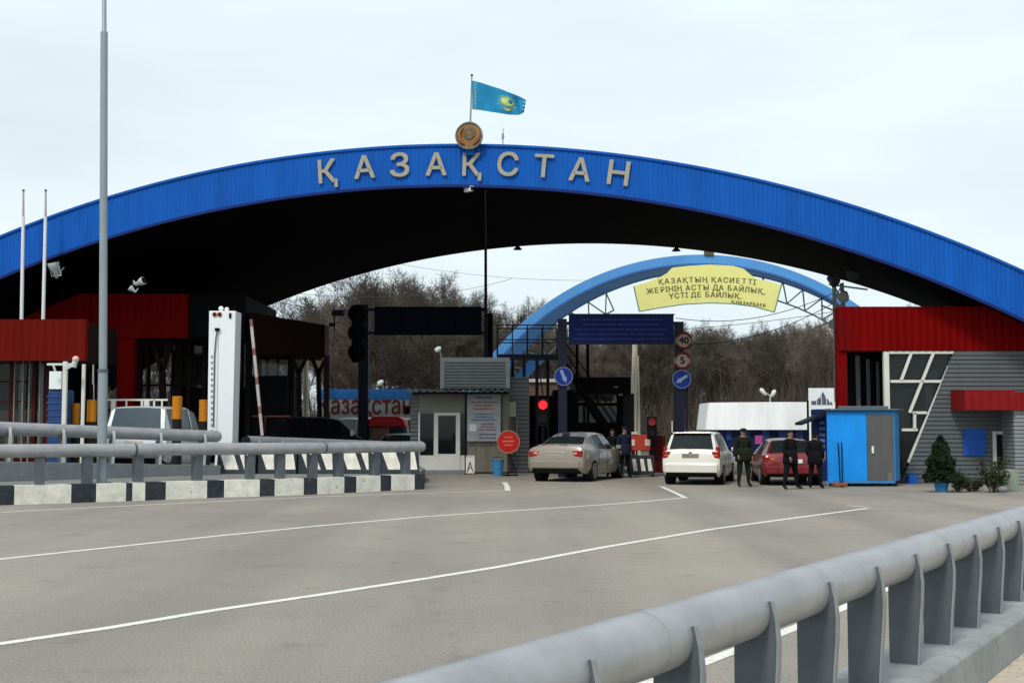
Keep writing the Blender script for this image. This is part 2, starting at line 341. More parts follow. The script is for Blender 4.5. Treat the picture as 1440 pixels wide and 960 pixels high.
        fs += [(T, k, (k + 1) % n) for k in range(n)] + [(T + 1, (h - 2) * n + (k + 1) % n, (h - 2) * n + k) for k in range(n)]
        return s.add(vs, fs, mi)
    def build(s, name, m, parent=None, local=False, smooth=False, bevel=0, recalc=True):
        me = bpy.data.meshes.new(name)
        off = Vector((0, 0, 0))
        if parent is not None and not local:
            p = parent
            while p is not None: off += Vector(p.location); p = p.parent
        me.from_pydata([tuple(Vector(v) - off) for v in s.v], [], s.f)
        for mm in (m if isinstance(m, (list, tuple)) else [m]): me.materials.append(mm)
        me.polygons.foreach_set('material_index', s.m)
        if recalc:
            import bmesh
            bm = bmesh.new(); bm.from_mesh(me); bmesh.ops.recalc_face_normals(bm, faces=bm.faces)
            bm.to_mesh(me); bm.free()
        o = bpy.data.objects.new(name, me); COL.objects.link(o)
        if parent is not None: o.parent = parent
        if smooth:
            me.polygons.foreach_set('use_smooth', [True] * len(me.polygons))
            me.set_sharp_from_angle(angle=R(smooth if smooth is not True else 40))
        if bevel:
            b = o.modifiers.new('bevel', 'BEVEL'); b.width = bevel; b.segments = 2; b.limit_method = 'ANGLE'; b.angle_limit = R(40)
        me.update()
        return o

def tag(o, label=None, cat=None, group=None, kind=None):
    if label: o['label'] = label
    if cat: o['category'] = cat
    if group: o['group'] = group
    if kind: o['kind'] = kind
    return o
def thing(name, loc, label, cat, group=None, rz=0):
    o = bpy.data.objects.new(name, None); COL.objects.link(o); o.location = loc; o.rotation_euler = (0, 0, rz)
    o.empty_display_size = 0.3
    return tag(o, label, cat, group)
def copy_tree(o, parent=None):
    c = o.copy(); COL.objects.link(c); c.parent = parent
    for ch in o.children: copy_tree(ch, c)
    return c
def text_obj(name, body, size, m, parent, loc, depth=0.03, bold=0.0, tilt=0.0, yaw=0.0, width=None, align='CENTER', spacing=1.0, line=1.0, local=False):
    c = bpy.data.curves.new('txt', 'FONT'); c.body = body; c.size = size; c.extrude = depth / 2
    c.align_x = align; c.align_y = 'CENTER'; c.resolution_u = 3; c.space_character = spacing; c.space_line = line
    t = bpy.data.objects.new('txt', c); COL.objects.link(t); bpy.context.view_layer.update()
    m0 = bpy.data.meshes.new_from_object(t.evaluated_get(bpy.context.evaluated_depsgraph_get()))
    xs = [v.co.x for v in m0.vertices]
    sx = 1.0 if width is None else width / (max(xs) - min(xs))
    V0 = [v.co.copy() for v in m0.vertices]; F0 = [tuple(p.vertices) for p in m0.polygons]; bpy.data.meshes.remove(m0)
    offs = [(0, 0)] if bold <= 0 else ([(-bold, -bold), (bold, bold), (-bold, bold), (bold, -bold), (0, 0)] if bold > 0.0145 else [(-bold, 0), (bold, 0)])
    mt = Matrix.Rotation(yaw, 4, 'Z') @ Matrix.Rotation(math.pi / 2, 4, 'X') @ Matrix.Rotation(tilt, 4, 'Z') @ Matrix.Diagonal((sx, 1, 1, 1))
    VV, FF = [], []
    for k_, (ox, oy) in enumerate(offs):      # a bolder stroke: the same glyph laid again, each layer a little prouder
        b0 = len(VV); VV += [tuple(mt @ Vector((v.x + ox / sx, v.y + oy, v.z + k_ * depth * 0.08))) for v in V0]; FF += [tuple(i + b0 for i in f) for f in F0]
    me = bpy.data.meshes.new(name); me.from_pydata(VV, [], FF); me.materials.append(m)
    bpy.data.objects.remove(t); bpy.data.curves.remove(c)
    o = bpy.data.objects.new(name, me); me.name = name; COL.objects.link(o)
    off = Vector((0, 0, 0)); p = parent
    if not local:
        while p is not None: off += Vector(p.location); p = p.parent
    o.location = Vector(loc) - off; o.parent = parent
    return o

# ================================================================ GROUND, ROAD
mb = MB(); mb.add([(-1500, -200, -0.02), (1500, -200, -0.02), (1500, 3000, -0.02), (-1500, 3000, -0.02)], [(0, 1, 2, 3)])
tag(mb.build('ground', M['dirt']), kind='structure')
mb = MB(); mb.add([(-60, -25, 0), (70, -25, 0), (70, 82, 0), (-60, 82, 0)], [(0, 1, 2, 3)])
tag(mb.build('road', M['asphalt']), kind='structure')

def strip(name, pts, width, z=0.004, m=None):
    P = [gnd(*p) for p in pts]; vs = []; 
    for i, p in enumerate(P):
        d = (P[min(i + 1, len(P) - 1)] - P[max(i - 1, 0)]); d.z = 0; d.normalize(); n = Vector((-d.y, d.x, 0)) * (width / 2)
        vs += [(p.x + n.x, p.y + n.y, z), (p.x - n.x, p.y - n.y, z)]
    fs = [(2 * i, 2 * i + 1, 2 * i + 3, 2 * i + 2) for i in range(len(P) - 1)]
    b = MB(); b.add(vs, fs); return tag(b.build(name, m or M['paint_line']), kind='structure')
def extend(pts, k=1.6):      # carry a marking on beyond the frame
    a, b = gnd(*pts[0]), gnd(*pts[1]); return a + (a - b) * k
strip('lane_line', [(-120, 923), (0, 905), (150, 883), (300, 858), (450, 836), (600, 813), (700, 797), (850, 769), (1000, 744), (1110, 729), (1220, 714.5)], 0.13)
strip('lane_line', [(1222, 713), (1190, 711)], 0.10, 0.008)
strip('lane_line', [(-200, 809), (0, 786), (150, 770), (300, 754), (450, 739), (600, 726), (750, 716), (870, 708), (964, 699.5)], 0.13)
strip('lane_line', [(965, 700.5), (950, 693), (930, 684)], 0.13, 0.008)
strip('lane_line', [(-200, 733), (0, 720), (200, 710), (450, 698), (600, 693), (716, 689.5)], 0.12)
strip('lane_line', [(714, 690), (713, 683), (709, 678)], 0.16, 0.008)
strip('lane_line', [(600, 1066), (840, 985), (940, 951), (1027, 917), (1076, 899), (1162, 865), (1232, 834), (1284, 813), (1330, 793), (1420, 765)], 0.12)

# ================================================================ TUBE BARRIERS
def post_outline(k=1.0, bot=-0.0):
    # (u, z): plate in the plane across the barrier; u grows to the outer, flanged side
    r = 0.115 * k; zc = 0.575 * k
    o = [(-0.045 * k, bot), (0.115 * k, bot), (0.128 * k, 0.20 * k), (0.141 * k, 0.36 * k), (0.145 * k, 0.46 * k), (0.136 * k, 0.55 * k), (0.118 * k, 0.625 * k)]
    arc = [(r * math.cos(a) , zc + r * math.sin(a)) for a in [R(x) for x in (24, 5, -20, -45, -70, -95, -113)]]
    return o, arc
def make_barrier(label, p_tube, post_pos, kerb, k, outer, mats, base_z, name='tube_barrier', kerb_fn=None, joints=()):
    """p_tube: tube axis points; post_pos: list of (xy point, direction angle); outer=+1/-1 which side of the line the flange is on"""
    t = thing(name, (p_tube[0].x, p_tube[0].y, base_z), label, 'crash barrier', 'grey tube barriers')
    b = MB(); b.tube(p_tube, 0.115 * k, 36); b.build('rail_tube', mats[0], t, smooth=60)
    for j, d in joints:
        b = MB(); b.cyl(j - d * 0.008, j + d * 0.008, 0.1165 * k, None, 36); b.build('weld_ring', M['barrier'], t, smooth=60)
    for (p, d) in post_pos:
        d = d.normalized(); n = Vector((d.y, -d.x, 0)) * outer
        o, arc = post_outline(k)
        poly = [Vector((p.x, p.y, p.z)) + n * u + Vector((0, 0, z)) for u, z in o + arc]
        b = MB(); th = 0.012 * k
        b.ext([q - d * th / 2 for q in poly], d * th)
        po = b.build('post', mats[1], t); b = MB()
        # flange strip along the outer edge
        fl = 0.036 * k
        for (u0, z0), (u1, z1) in zip(o[1:-1], o[2:]):
            sh = 1.0 if z1 < 0.5 * k else 0.62
            fl = 0.036 * k if z0 < 0.5 * k else 0.024 * k
            q = [Vector(p) + n * u + Vector((0, 0, z)) + d * s_ for (u, z, s_) in ((u0, z0, -fl / 2), (u0, z0, fl / 2), (u1, z1, fl / 2 * sh), (u1, z1, -fl / 2 * sh))]
            b.ext(q, n * 0.010 * k)
        b.build('flange', M['flange'], po)
    return t
# near barrier, by the footway
B0 = Vector((2.31, 7.37, 0)); BD = Vector((0.522, 0.853, 0)).normalized(); BN = Vector((BD.y, -BD.x, 0))
def on(s, u, z): q = B0 + BD * s + BN * (u - 0.12); return Vector((q.x, q.y, z))
zk = 0.37
tube_pts = [on(s, 0, zk + 0.575) for s in np.linspace(-9, 26, 36)]
posts = [(on(s, 0, zk), BD) for s in np.arange(-0.0 - 0.79 * 9, 24, 0.79)]
bar1 = make_barrier('long grey tube barrier running across the near right foreground', tube_pts, posts, None, 1.0, 1, (M['barrier'], M['post']), 0,
                    joints=[(on(-3.35, 0, zk + 0.575), BD), (on(2.9, 0, zk + 0.575), BD)])
b = MB(); prof = [(-0.27, -0.01), (-0.24, zk - 0.02), (-0.22, zk), (0.235, zk), (0.26, zk - 0.025), (0.27, -0.01)]
segs = list(np.arange(-9, 26.1, 2.5))
for s0, s1 in zip(segs[:-1], segs[1:]):
    b.ext([on(s0 + 0.006, u, z) for u, z in prof], BD * (s1 - s0 - 0.012))
b.build('kerb', M['concrete'], bar1, bevel=0.008)
b = MB(); pts = [on(-14, 0.27, 0.11), on(28, 0.27, 0.11), on(28, 9, 0.11), on(-14, 9, 0.11)]
b.ext([Vector((p.x, p.y, -0.05)) for p in pts], (0, 0, 0.16)); tag(b.build('footway', M['paving']), kind='structure')
# grit along the foot of the kerb
rnd = random.Random(3); b = MB()
for i in range(450):
    s = rnd.uniform(-4, 14); u = 0.275 + abs(rnd.gauss(0, 0.10)); r = rnd.uniform(0.003, 0.008); q = on(s, u, 0.11 + r * 0.3)
    b.sph(q, (r * rnd.uniform(0.8, 1.6), r * rnd.uniform(0.8, 1.6), r * 0.6), 5)
tag(b.build('grit', mat('grit', (0.40, 0.32, 0.24), 0.95, 0, 0.4, 30)), kind='stuff')
tag(bpy.data.objects['grit'], 'loose sandy grit along the foot of the near kerb', 'grit')

# front-left barrier and painted kerb (traffic island edge)
KB = [(-330, 724), (-150, 717), (0, 710), (60, 708.5), (110, 706.5), (200, 703.5), (315, 699), (386, 697), (450, 694.5), (520, 691), (597, 687.5)]
KP = [gnd(*p) for p in KB]
def kerb_at(px):
    for (a, A), (c, C) in zip(zip([k_[0] for k_ in KB], KP), zip([k_[0] for k_ in KB][1:], KP[1:])):
        if px <= c or (c, C) == (KB[-1][0], KP[-1]):
            # find the point on segment A-C whose image column is px
            tt = (px - 720) / FPX
            rx = ray(px, 700); sl = rx.x / rx.y
            d = C - A; s = (sl * A.y - A.x) / (d.x - sl * d.y); return A + d * s, d.normalized()
kz = 0.43
isl = thing('tube_barrier', KP[2], 'grey tube barrier on the black and white kerb, in front of the lamp pole', 'crash barrier', 'grey tube barriers')
kin = 0.23
def back(p, d, u): n = Vector((-d.y, d.x, 0)); return Vector((p.x, p.y, 0)) + n * u
TK = [];
for px in np.linspace(-150, 599, 60):
    q, d = kerb_at(px); q = back(q, d, kin); TK.append(Vector((q.x, q.y, kz + 0.785)))
b = MB(); b.tube(TK, 0.155, 24); b.build('rail_tube', M['barrier'], isl, smooth=60)
e = TK[-1]; dd = (TK[-1] - TK[-2]).normalized(); b = MB(); b.sph(e, 0.153, 16); b.build('end_cap', M['barrier'], isl, smooth=60)
for px in (193, 462):
    q, d = kerb_at(px); q = back(q, d, kin); q.z = kz + 0.785; b = MB(); b.cyl(q - d * 0.03, q + d * 0.03, 0.160, None, 24); b.build('weld_ring', M['post'], isl, smooth=60)
o, arc = post_outline(1.32)
for px in (-60, -5, 57, 127, 199, 284, 356, 401, 447, 485, 535, 579):
    q, d = kerb_at(px); q = back(q, d, kin); n = Vector((-d.y, d.x, 0))
    poly = [Vector((q.x, q.y, kz)) + n * u + Vector((0, 0, z)) for u, z in o + arc]
    b = MB(); b.ext([p_ - d * 0.10 for p_ in poly], d * 0.012); b.ext([p_ + d * 0.09 for p_ in poly], d * 0.012)
    b.ext([Vector((q.x, q.y, kz)) + n * u + d * s_ + Vector((0, 0, z)) for (u, z, s_) in ((-0.06, 0, -0.09), (-0.06, 0, 0.09), (-0.06, 0.66, 0.09), (-0.06, 0.66, -0.09))], n * 0.012)
    b.build('post', M['post'], isl)
# kerb stones: black/white paint boundaries read off the photo
bd = [(-150, 0), (-120, 1), (-60, 0), (-28, 1), (0 - 8, 0), (20, 1), (100, 0), (135, 1), (177, 0), (186, 1), (204, 0), (233, 1), (291, 0), (315, 1), (365, 0), (386, 1), (427, 0), (446, 1), (484, 0), (501, 1), (535, 0), (550, 1), (583, 0), (597, None)]
b = MB()
for (a, c), (a2, _) in zip(bd[:-1], bd[1:]):
    P0, d0 = kerb_at(a); P1, d1 = kerb_at(a2)
    ins = [back(P0, d0, 0.46), back(P1, d1, 0.46)]
    poly = [Vector((P0.x, P0.y, -0.02)), Vector((P1.x, P1.y, -0.02)), Vector((ins[1].x, ins[1].y, -0.02)), Vector((ins[0].x, ins[0].y, -0.02))]
    b.ext(poly, (0, 0, kz + 0.02), mi=c)
b.build('kerb', [M['kerb_black'], M['kerb_white']], isl)

# raised traffic island behind it
iz = 0.40
IP = [back(KP[0], (KP[1] - KP[0]).normalized(), 0.3)]
for px in (-150, 0, 150, 300, 450, 590): q, d = kerb_at(px); IP.append(back(q, d, 0.3))
IP += [gnd(598, 676), Vector((-3.4, 47, 0)), Vector((-9, 66, 0)), Vector((-45, 66, 0)), Vector((-45, 20, 0))]
b = MB(); b.ext([Vector((p.x, p.y, -0.01)) for p in IP], (0, 0, iz + 0.01)); tag(b.build('traffic_island', M['island']), kind='structure')

def line_barrier(label, pA, pB, k, base, posts_n, start_open=False, flip=1, plinth_m='concrete_dk', ph=0.36):
    """barrier between two tube-axis points pA, pB"""
    t = thing('tube_barrier', (pA.x, pA.y, base), label, 'crash barrier', 'grey tube barriers')
    d = (pB - pA).normalized(); dh = Vector((d.x, d.y, 0)).normalized(); n = Vector((dh.y, -dh.x, 0)) * flip
    b = MB(); b.tube([pA + (pB - pA) * i / 12 for i in range(13)], 0.12 * k, 24, caps=not start_open); b.build('rail_tube', M['barrier'], t, smooth=60)
    if start_open:
        b = MB(); b.tube([pA + d * 0.01, pA + d * 0.5], 0.105 * k, 24); b.build('tube_inside', M['black'], t, smooth=60)
    else:
        b = MB(); b.sph(pB, 0.118 * k, 14); b.build('end_cap', M['barrier'], t, smooth=60)
    for i in range(posts_n):
        q = pA + (pB - pA) * ((i + 0.35) / (posts_n - 0.3)); pz = q.z - 0.59 * k
        o, arc = post_outline(k)
        poly = [Vector((q.x, q.y, pz)) + n * u + Vector((0, 0, z)) for u, z in o + arc]
        b = MB(); b.ext([p_ - dh * 0.006 for p_ in poly], dh * 0.012)
        b.build('post', M['post'], t)
        b = MB()
        for (u0, z0), (u1, z1) in zip(o[1:-1], o[2:]):
            b.ext([Vector((q.x, q.y, pz)) + n * u + Vector((0, 0, z)) + dh * s_ for (u, z, s_) in ((u0, z0, -0.04), (u0, z0, 0.04), (u1, z1, 0.04), (u1, z1, -0.04))], n * 0.012)
        b.build('post_flange', M['truss'], t)
    # plinth
    b = MB()
    a0, a1 = Vector((pA.x, pA.y, base)), Vector((pB.x, pB.y, base))
    tA, tB = pA.z - 0.59 * k, pB.z - 0.59 * k
    wv = n * 0.24
    vs = [a0 - wv, a0 + wv, a1 + wv, a1 - wv]; vs += [Vector((vs[i].x, vs[i].y, tA if i < 2 else tB)) for i in range(4)]
    b.add(vs, [(0, 1, 2, 3), (7, 6, 5, 4), (0, 4, 5, 1), (1, 5, 6, 2), (2, 6, 7, 3), (3, 7, 4, 0)]); b.build('plinth', M[plinth_m], t, bevel=0.01)
    return t
pa = at(0, 602, 32.6); pb = at(304, 613.5, 37.6); pa2 = pa + (pa - pb) * 0.5
line_barrier('grey tube barrier raised behind the front one, ending beside the white detector pillar', pa2, pb, 1.42, iz, 7, flip=1, ph=0.5)
line_barrier('grey tube barrier with an open dark end, right of the white detector pillar', at(346, 620, 40.5), at(560, 627, 50), 1.42, iz, 8, start_open=True, flip=1)

# striped concrete blocks behind the front barrier
A, Bq = at(306, 665, 38.2), at(590, 665, 38.2); A.z = Bq.z = iz
nb = 5; proto = None
wd = (Bq.x - A.x) / nb
for i in range(nb):
    if proto is None:
        proto = thing('striped_block', (0, 0, 0), 'block', 'concrete block', 'striped concrete blocks behind the barrier')
        W = wd - 0.06
        b = MB(); b.ext([(-W / 2, -0.30, 0), (-W / 2, 0.30, 0), (-W / 2, 0.26, 0.12), (-W / 2, 0.13, 0.72), (-W / 2, -0.13, 0.72), (-W / 2, -0.26, 0.12)], (W, 0, 0))
        b.build('block_body', M['kerb_black'], proto, local=True, bevel=0.015)
        for k in range(2):
            x0 = -W / 2 + 0.04 + k * W / 2
            q = []
            for (x, zf) in ((x0 + 0.22, 0.13), (x0 + 0.22 + 0.40, 0.13), (x0 + 0.40, 0.70), (x0, 0.70)):
                x = min(x, W / 2 - 0.02); yy = -0.26 + (zf - 0.12) * (0.13 / 0.60) - 0.012; q.append((x, yy, zf))
            b = MB(); b.ext(q, (0, 0.006, 0)); b.build('white_stripe', M['kerb_white'], proto, local=True)
        ob = proto
    else: ob = copy_tree(proto)
    ob.location = (A.x + wd * (i + 0.5), A.y + 0.05 * (i % 2), iz); ob.rotation_euler = (0, 0, 0.02 * ((i * 37) % 5 - 2))
    ob['label'] = 'slanted black and white concrete block, ' + ['beside the foot of the white detector pillar', 'second from the white detector pillar', 'middle one of the row', 'second from the hut end of the row', 'last one towards the hut'][i]

# ================================================================ MAIN ARCH CANOPY
TH = R(8); Y0 = 42.0
def arcp(u, z, y0=Y0, off=0.0):     # point of the facade plane (u along it, z up); off = towards the camera
    return Vector((u * math.cos(TH) - off * math.sin(TH), y0 - u * math.sin(TH) - off * math.cos(TH), z))
CU, CZ, RO, RI = -3.05, -31.3, 42.5, 41.12
CU2, CZ2, R2 = 2.72, -29.75, 39.9; Y2 = 58.3
arch = thing('arch_canopy', arcp(CU, 0), 'huge blue corrugated arch spanning the road with grey letters', 'arch')
# corrugated cladding
amax = 0.62; N = 1300
b = MB(); prev = None
for i in range(N + 1):
    s = -amax + 2 * amax * i / N; off = 0.016 if (i // 2) % 2 else 0.0
    uo, ui = CU + RO * math.sin(s), CU + RI * math.sin(s); 
    # vertical ribs: same u top and bottom
    u = CU + RI * math.sin(s); zt = CZ + math.sqrt(max(RO ** 2 - (u - CU) ** 2, 0)); zb = CZ + math.sqrt(max(RI ** 2 - (u - CU) ** 2, 0))
    cur = (arcp(u, zt, off=off), arcp(u, zb, off=off))
    if prev: b.add([prev[0], prev[1], cur[1], cur[0]], [(0, 1, 2, 3)])
    prev = cur
b.build('blue_cladding', M['fascia_blue'], arch, recalc=False)
# vault shell lofted from the front arc to the rear arc
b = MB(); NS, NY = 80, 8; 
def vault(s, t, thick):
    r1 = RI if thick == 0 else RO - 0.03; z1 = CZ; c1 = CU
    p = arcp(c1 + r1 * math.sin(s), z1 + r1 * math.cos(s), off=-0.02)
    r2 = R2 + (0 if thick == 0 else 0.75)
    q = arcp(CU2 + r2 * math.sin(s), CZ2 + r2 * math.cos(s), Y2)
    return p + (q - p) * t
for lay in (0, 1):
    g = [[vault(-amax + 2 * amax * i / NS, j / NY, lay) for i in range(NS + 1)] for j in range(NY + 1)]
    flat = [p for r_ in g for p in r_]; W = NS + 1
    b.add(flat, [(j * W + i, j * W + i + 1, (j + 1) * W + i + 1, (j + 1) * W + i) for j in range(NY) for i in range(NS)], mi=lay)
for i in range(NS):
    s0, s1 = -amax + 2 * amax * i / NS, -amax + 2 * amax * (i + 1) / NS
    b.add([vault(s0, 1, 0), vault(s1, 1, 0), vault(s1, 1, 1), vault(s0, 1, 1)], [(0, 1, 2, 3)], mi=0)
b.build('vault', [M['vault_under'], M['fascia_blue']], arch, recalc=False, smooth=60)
for nm, rad, dr in (('lower_trim', RI, 0.045), ('upper_trim', RO, 0.04)):
    b = MB()
    for i in range(100):
        s0, s1 = -amax + 2 * amax * i / 100, -amax + 2 * amax * (i + 1) / 100
        q = [arcp(CU + (rad + e) * math.sin(s), CZ + (rad + e) * math.cos(s), off=0.065) for s, e in ((s0, -dr), (s1, -dr), (s1, dr), (s0, dr))]
        b.ext(q, arcp(0, 0, off=-0.08) - arcp(0, 0))
    b.build(nm, M['trim_navy'] if nm == 'lower_trim' else M['fascia_blue'], arch)
def facade_hit(px, py, off=0.0):
    d = ray(px, py); n = Vector((math.sin(TH), math.cos(TH), 0)); o = Vector((0, 0, CH)); p0 = arcp(0, 0, off=off)
    return o + d * ((p0 - o).dot(n) / d.dot(n))
L = [('Қ', 459.5, 243.5, 33), ('А', 512.5, 237.5, 32), ('З', 562, 234.5, 33), ('А', 613.5, 233.5, 32), ('Қ', 662.5, 234, 32), ('С', 714, 233.5, 33), ('Т', 764.5, 236, 32), ('А', 815.5, 241, 33), ('Н', 869.5, 246, 34)]
for ch, px, py, hp in L:
    p = facade_hit(px, py, 0.09); u = p.x / math.cos(TH); tl = -math.atan2(u - CU, math.sqrt(RI ** 2 - (u - CU) ** 2)) * 0.9
    D = p.y; hgt = hp / (FPX / D); 
    dz = -0.09 * hgt if ch == 'Қ' else 0
    o = text_obj('letter', ch, hgt / 0.728, M['letter'], arch, p + Vector((0, 0, 0)), depth=0.025, bold=0.015, tilt=tl, yaw=-TH, width=(26.5 if ch not in 'АСН' else 29) / (FPX / D))
    o['label'] = 'grey sheet metal letter on the blue band'
# emblem
ep = facade_hit(660, 191.5, 0.25); n_f = Vector((-math.sin(TH), -math.cos(TH), 0)); xa = Vector((math.cos(TH), -math.sin(TH), 0))
emb = thing('emblem_disc', ep, 'round bronze emblem on top of the blue arch under the flag', 'emblem')
def disc_pt(r, a, off): return ep + xa * (r * math.cos(a)) + Vector((0, 0, r * math.sin(a))) + n_f * off
b = MB(); b.ext([disc_pt(0.455, 2 * math.pi * k / 40, -0.05) for k in range(40)], n_f * 0.12); b.build('disc', M['gold'], emb, smooth=50)
b = MB()
for k in range(40):
    a0, a1 = 2 * math.pi * k / 40, 2 * math.pi * (k + 1) / 40
    b.bar(disc_pt(0.44, a0, 0.08), disc_pt(0.44, a1, 0.08), 0.05, 0.04)
b.build('rim', M['emb_grey'], emb)
b = MB(); b.ext([disc_pt(0.20, 2 * math.pi * k / 28, 0.07) + Vector((0, 0, 0.08)) for k in range(28)], n_f * 0.04); b.build('centre_shield', M['emb_grey'], emb, smooth=50)
b = MB()
for k in range(20):
    a = 2 * math.pi * k / 20; c0 = Vector((0, 0, 0.08)); b.bar(disc_pt(0.08, a, 0.12) + c0, disc_pt(0.19, a, 0.12) + c0, 0.018, 0.02)
b.cyl(disc_pt(0, 0, 0.11) + Vector((0, 0, 0.08)), disc_pt(0, 0, 0.14) + Vector((0, 0, 0.08)), 0.07, None, 16)
b.build('rays', M['gold'], emb)
for sg in (-1, 1):
    b = MB(); pts = [disc_pt(0.33, math.pi / 2 + sg * R(x), 0.10) for x in (35, 60, 85, 110, 135, 155)]; b.tube(pts, [0.015, 0.05, 0.07, 0.07, 0.06, 0.02], 8)
    b.build('wing', mat('emblem_copper', (0.30, 0.13, 0.05), 0.5, 0.2, 0.2), emb, smooth=60)
b = MB(); b.box(ep + n_f * -0.1 + Vector((0, 0, -0.5)), (0.3, 0.10, 0.25), -TH); b.build('bracket', M['fascia_blue'], emb)
# flag pole and flag
fp = thing('flag_pole', facade_hit(661, 180, 0.0), 'thin steel pole rising behind the emblem on the arch', 'flagpole')
p0 = facade_hit(660.5, 205, -0.05); p1 = facade_hit(663.5, 106, -0.05)
b = MB(); b.cyl(p0, p1, 0.035, 0.022, 8); b.build('shaft', M['pole_grey'], fp, smooth=60)
b = MB(); b.sph(p1, 0.05, 8); b.build('finial', M['gold'], fp, smooth=60)
def flag_pt(s, t, off=0.0):       # s along 0..1, t down 0..1
    top = [(664, 113.5), (675, 116), (690, 121), (703, 125), (716, 130), (726, 134), (733, 137), (740, 141)]
    bot = [(664, 154), (675, 155), (690, 157.5), (703, 159.5), (716, 161.5), (726, 162), (731, 161.5), (737, 158)]
    f = s * 7; i = min(int(f), 6); f -= i
    X = (top[i][0] * (1 - f) + top[i + 1][0] * f) * (1 - t) + (bot[i][0] * (1 - f) + bot[i + 1][0] * f) * t
    Yp = (top[i][1] * (1 - f) + top[i + 1][1] * f) * (1 - t) + (bot[i][1] * (1 - f) + bot[i + 1][1] * f) * t
    wv = 0.10 * s * math.sin(s * 13 + t * 3.0) + 0.05 * s * math.sin(s * 27 - t * 4)
    return facade_hit(X, Yp, 0.06 + wv + off)
fl = thing('flag', flag_pt(0, 1), 'sky blue flag with yellow sun blowing to the right from the pole', 'flag')
b = MB(); NX, NT = 44, 18
vs = [flag_pt(i / NX, j / NT) for j in range(NT + 1) for i in range(NX + 1)]
b.add(vs, [(j * (NX + 1) + i, j * (NX + 1) + i + 1, (j + 1) * (NX + 1) + i + 1, (j + 1) * (NX + 1) + i) for j in range(NT) for i in range(NX) if not (i > NX - 4 and (j % 5 == 3) and i % 2)])
b.build('cloth', M['flag_blue'], fl, smooth=80)
for off in (0.012,):
    b = MB(); cx, cy = 0.55, 0.44; cen = flag_pt(cx, cy, off); ring = [flag_pt(cx + 0.105 * math.cos(a), cy + 0.19 * math.sin(a), off) for a in [2 * math.pi * k / 24 for k in range(24)]]
    b.add([cen] + ring, [(0, 1 + k, 1 + (k + 1) % 24) for k in range(24)])
    for k in range(24):
        a = 2 * math.pi * k / 24; r0, r1, da = 1.10, 1.5, 0.07
        b.add([flag_pt(cx + 0.105 * r0 * math.cos(a - da), cy + 0.19 * r0 * math.sin(a - da), off), flag_pt(cx + 0.105 * r0 * math.cos(a + da), cy + 0.19 * r0 * math.sin(a + da), off), flag_pt(cx + 0.105 * r1 * math.cos(a), cy + 0.19 * r1 * math.sin(a), off)], [(0, 1, 2)])
    b.build('sun_disc', M['flag_yellow'], fl, recalc=False)
    b = MB()
    for sg in (-1, 1):
        pp = [(0, .74), (sg * .07, .70), (sg * .15, .60), (sg * .17, .62), (sg * .10, .78), (0, .86)]
        b.add([flag_pt(cx + x, t, off) for x, t in pp], [(0, 1, 2, 3, 4, 5)])
    b.build('eagle', M['flag_yellow'], fl, recalc=False)
    b = MB()
    for j in range(12):
        t0 = 0.03 + j * 0.08; b.add([flag_pt(0.035, t0, off), flag_pt(0.085, t0 + 0.01, off), flag_pt(0.085, t0 + 0.055, off), flag_pt(0.035, t0 + 0.065, off)], [(0, 1, 2, 3)])
    b.build('ornament_band', M['flag_orn'], fl, recalc=False)
# antenna
q0 = at(707, 207, 52); q1 = at(707.5, 180, 52)
an = thing('antenna', q0, 'thin small antenna mast on the arch roof right of the flag', 'antenna')
b = MB(); b.cyl(q0 - Vector((0, 0, 0.3)), q1, 0.03, 0.015, 6); b.build('mast', M['pole_grey'], an)
b = MB(); b.cyl(at(705.5, 192, 52), at(709.5, 192, 52), 0.02, None, 6); b.cyl(at(707, 196, 52), at(707, 188, 52), 0.05, None, 6); b.build('crossbar', M['pole_grey'], an)
# small camera under the crown
def bullet_cam(name, loc, label, s=1.0, yaw=0.3, m='white', arm=(0, 0, 0.25)):
    t = thing(name, loc, label, 'camera', None, yaw)
    b = MB(); b.box((0, 0, 0), (0.14 * s, 0.34 * s, 0.13 * s)); b.build('housing', M[m], t, local=True, bevel=0.015 * s)
    b = MB(); b.box((0, -0.05 * s, 0.085 * s), (0.17 * s, 0.42 * s, 0.02 * s)); b.build('sun_shield', M[m], t, local=True)
    b = MB(); b.cyl((0, -0.17 * s, 0), (0, -0.20 * s, 0), 0.045 * s, None, 12); b.build('lens', M['black'], t, local=True)
    b = MB(); b.tube([(0, 0.08 * s, 0.06 * s), (0, 0.12 * s, 0.15 * s), Vector(arm) * s], 0.02 * s, 8); b.build('bracket', M[m], t, local=True)
    return t
bullet_cam('surveillance_camera', facade_hit(659, 267, -0.1), 'small white camera hanging under the crown of the blue arch', 1.0, 0.7, arm=(0, 0.1, 0.3))
# cone lamps under the rear of the vault
proto = None
for i, (px, py) in enumerate(((728, 348), (951, 350), (1158, 381), (1172, 390))):
    p = at(px, py, 57.0 if i < 2 else 55.5)
    if proto is None:
        t = proto = thing('pendant_lamp', p, '', 'lamp', 'black cone lamps under the rear arch edge')
        b = MB(); b.rev([(0.03, 0.30), (0.06, 0.16), (0.20, 0.02), (0.20, 0.0)], (0, 0, -0.1), 14); b.build('shade', M['dark'], t, local=True, smooth=50)
        b = MB(); b.cyl((0, 0, 0.2), (0, 0, 0.75), 0.015, None, 6); b.build('stem', M['dark'], t, local=True)
    else: t = copy_tree(proto)
    t.location = p
    t['label'] = ['black cone lamp hanging farthest left, above the dark gantry sign', 'black cone lamp hanging above the yellow banner', 'left one of the two black cone lamps close together above the red roof', 'right one of the two black cone lamps close together above the red roof'][i]
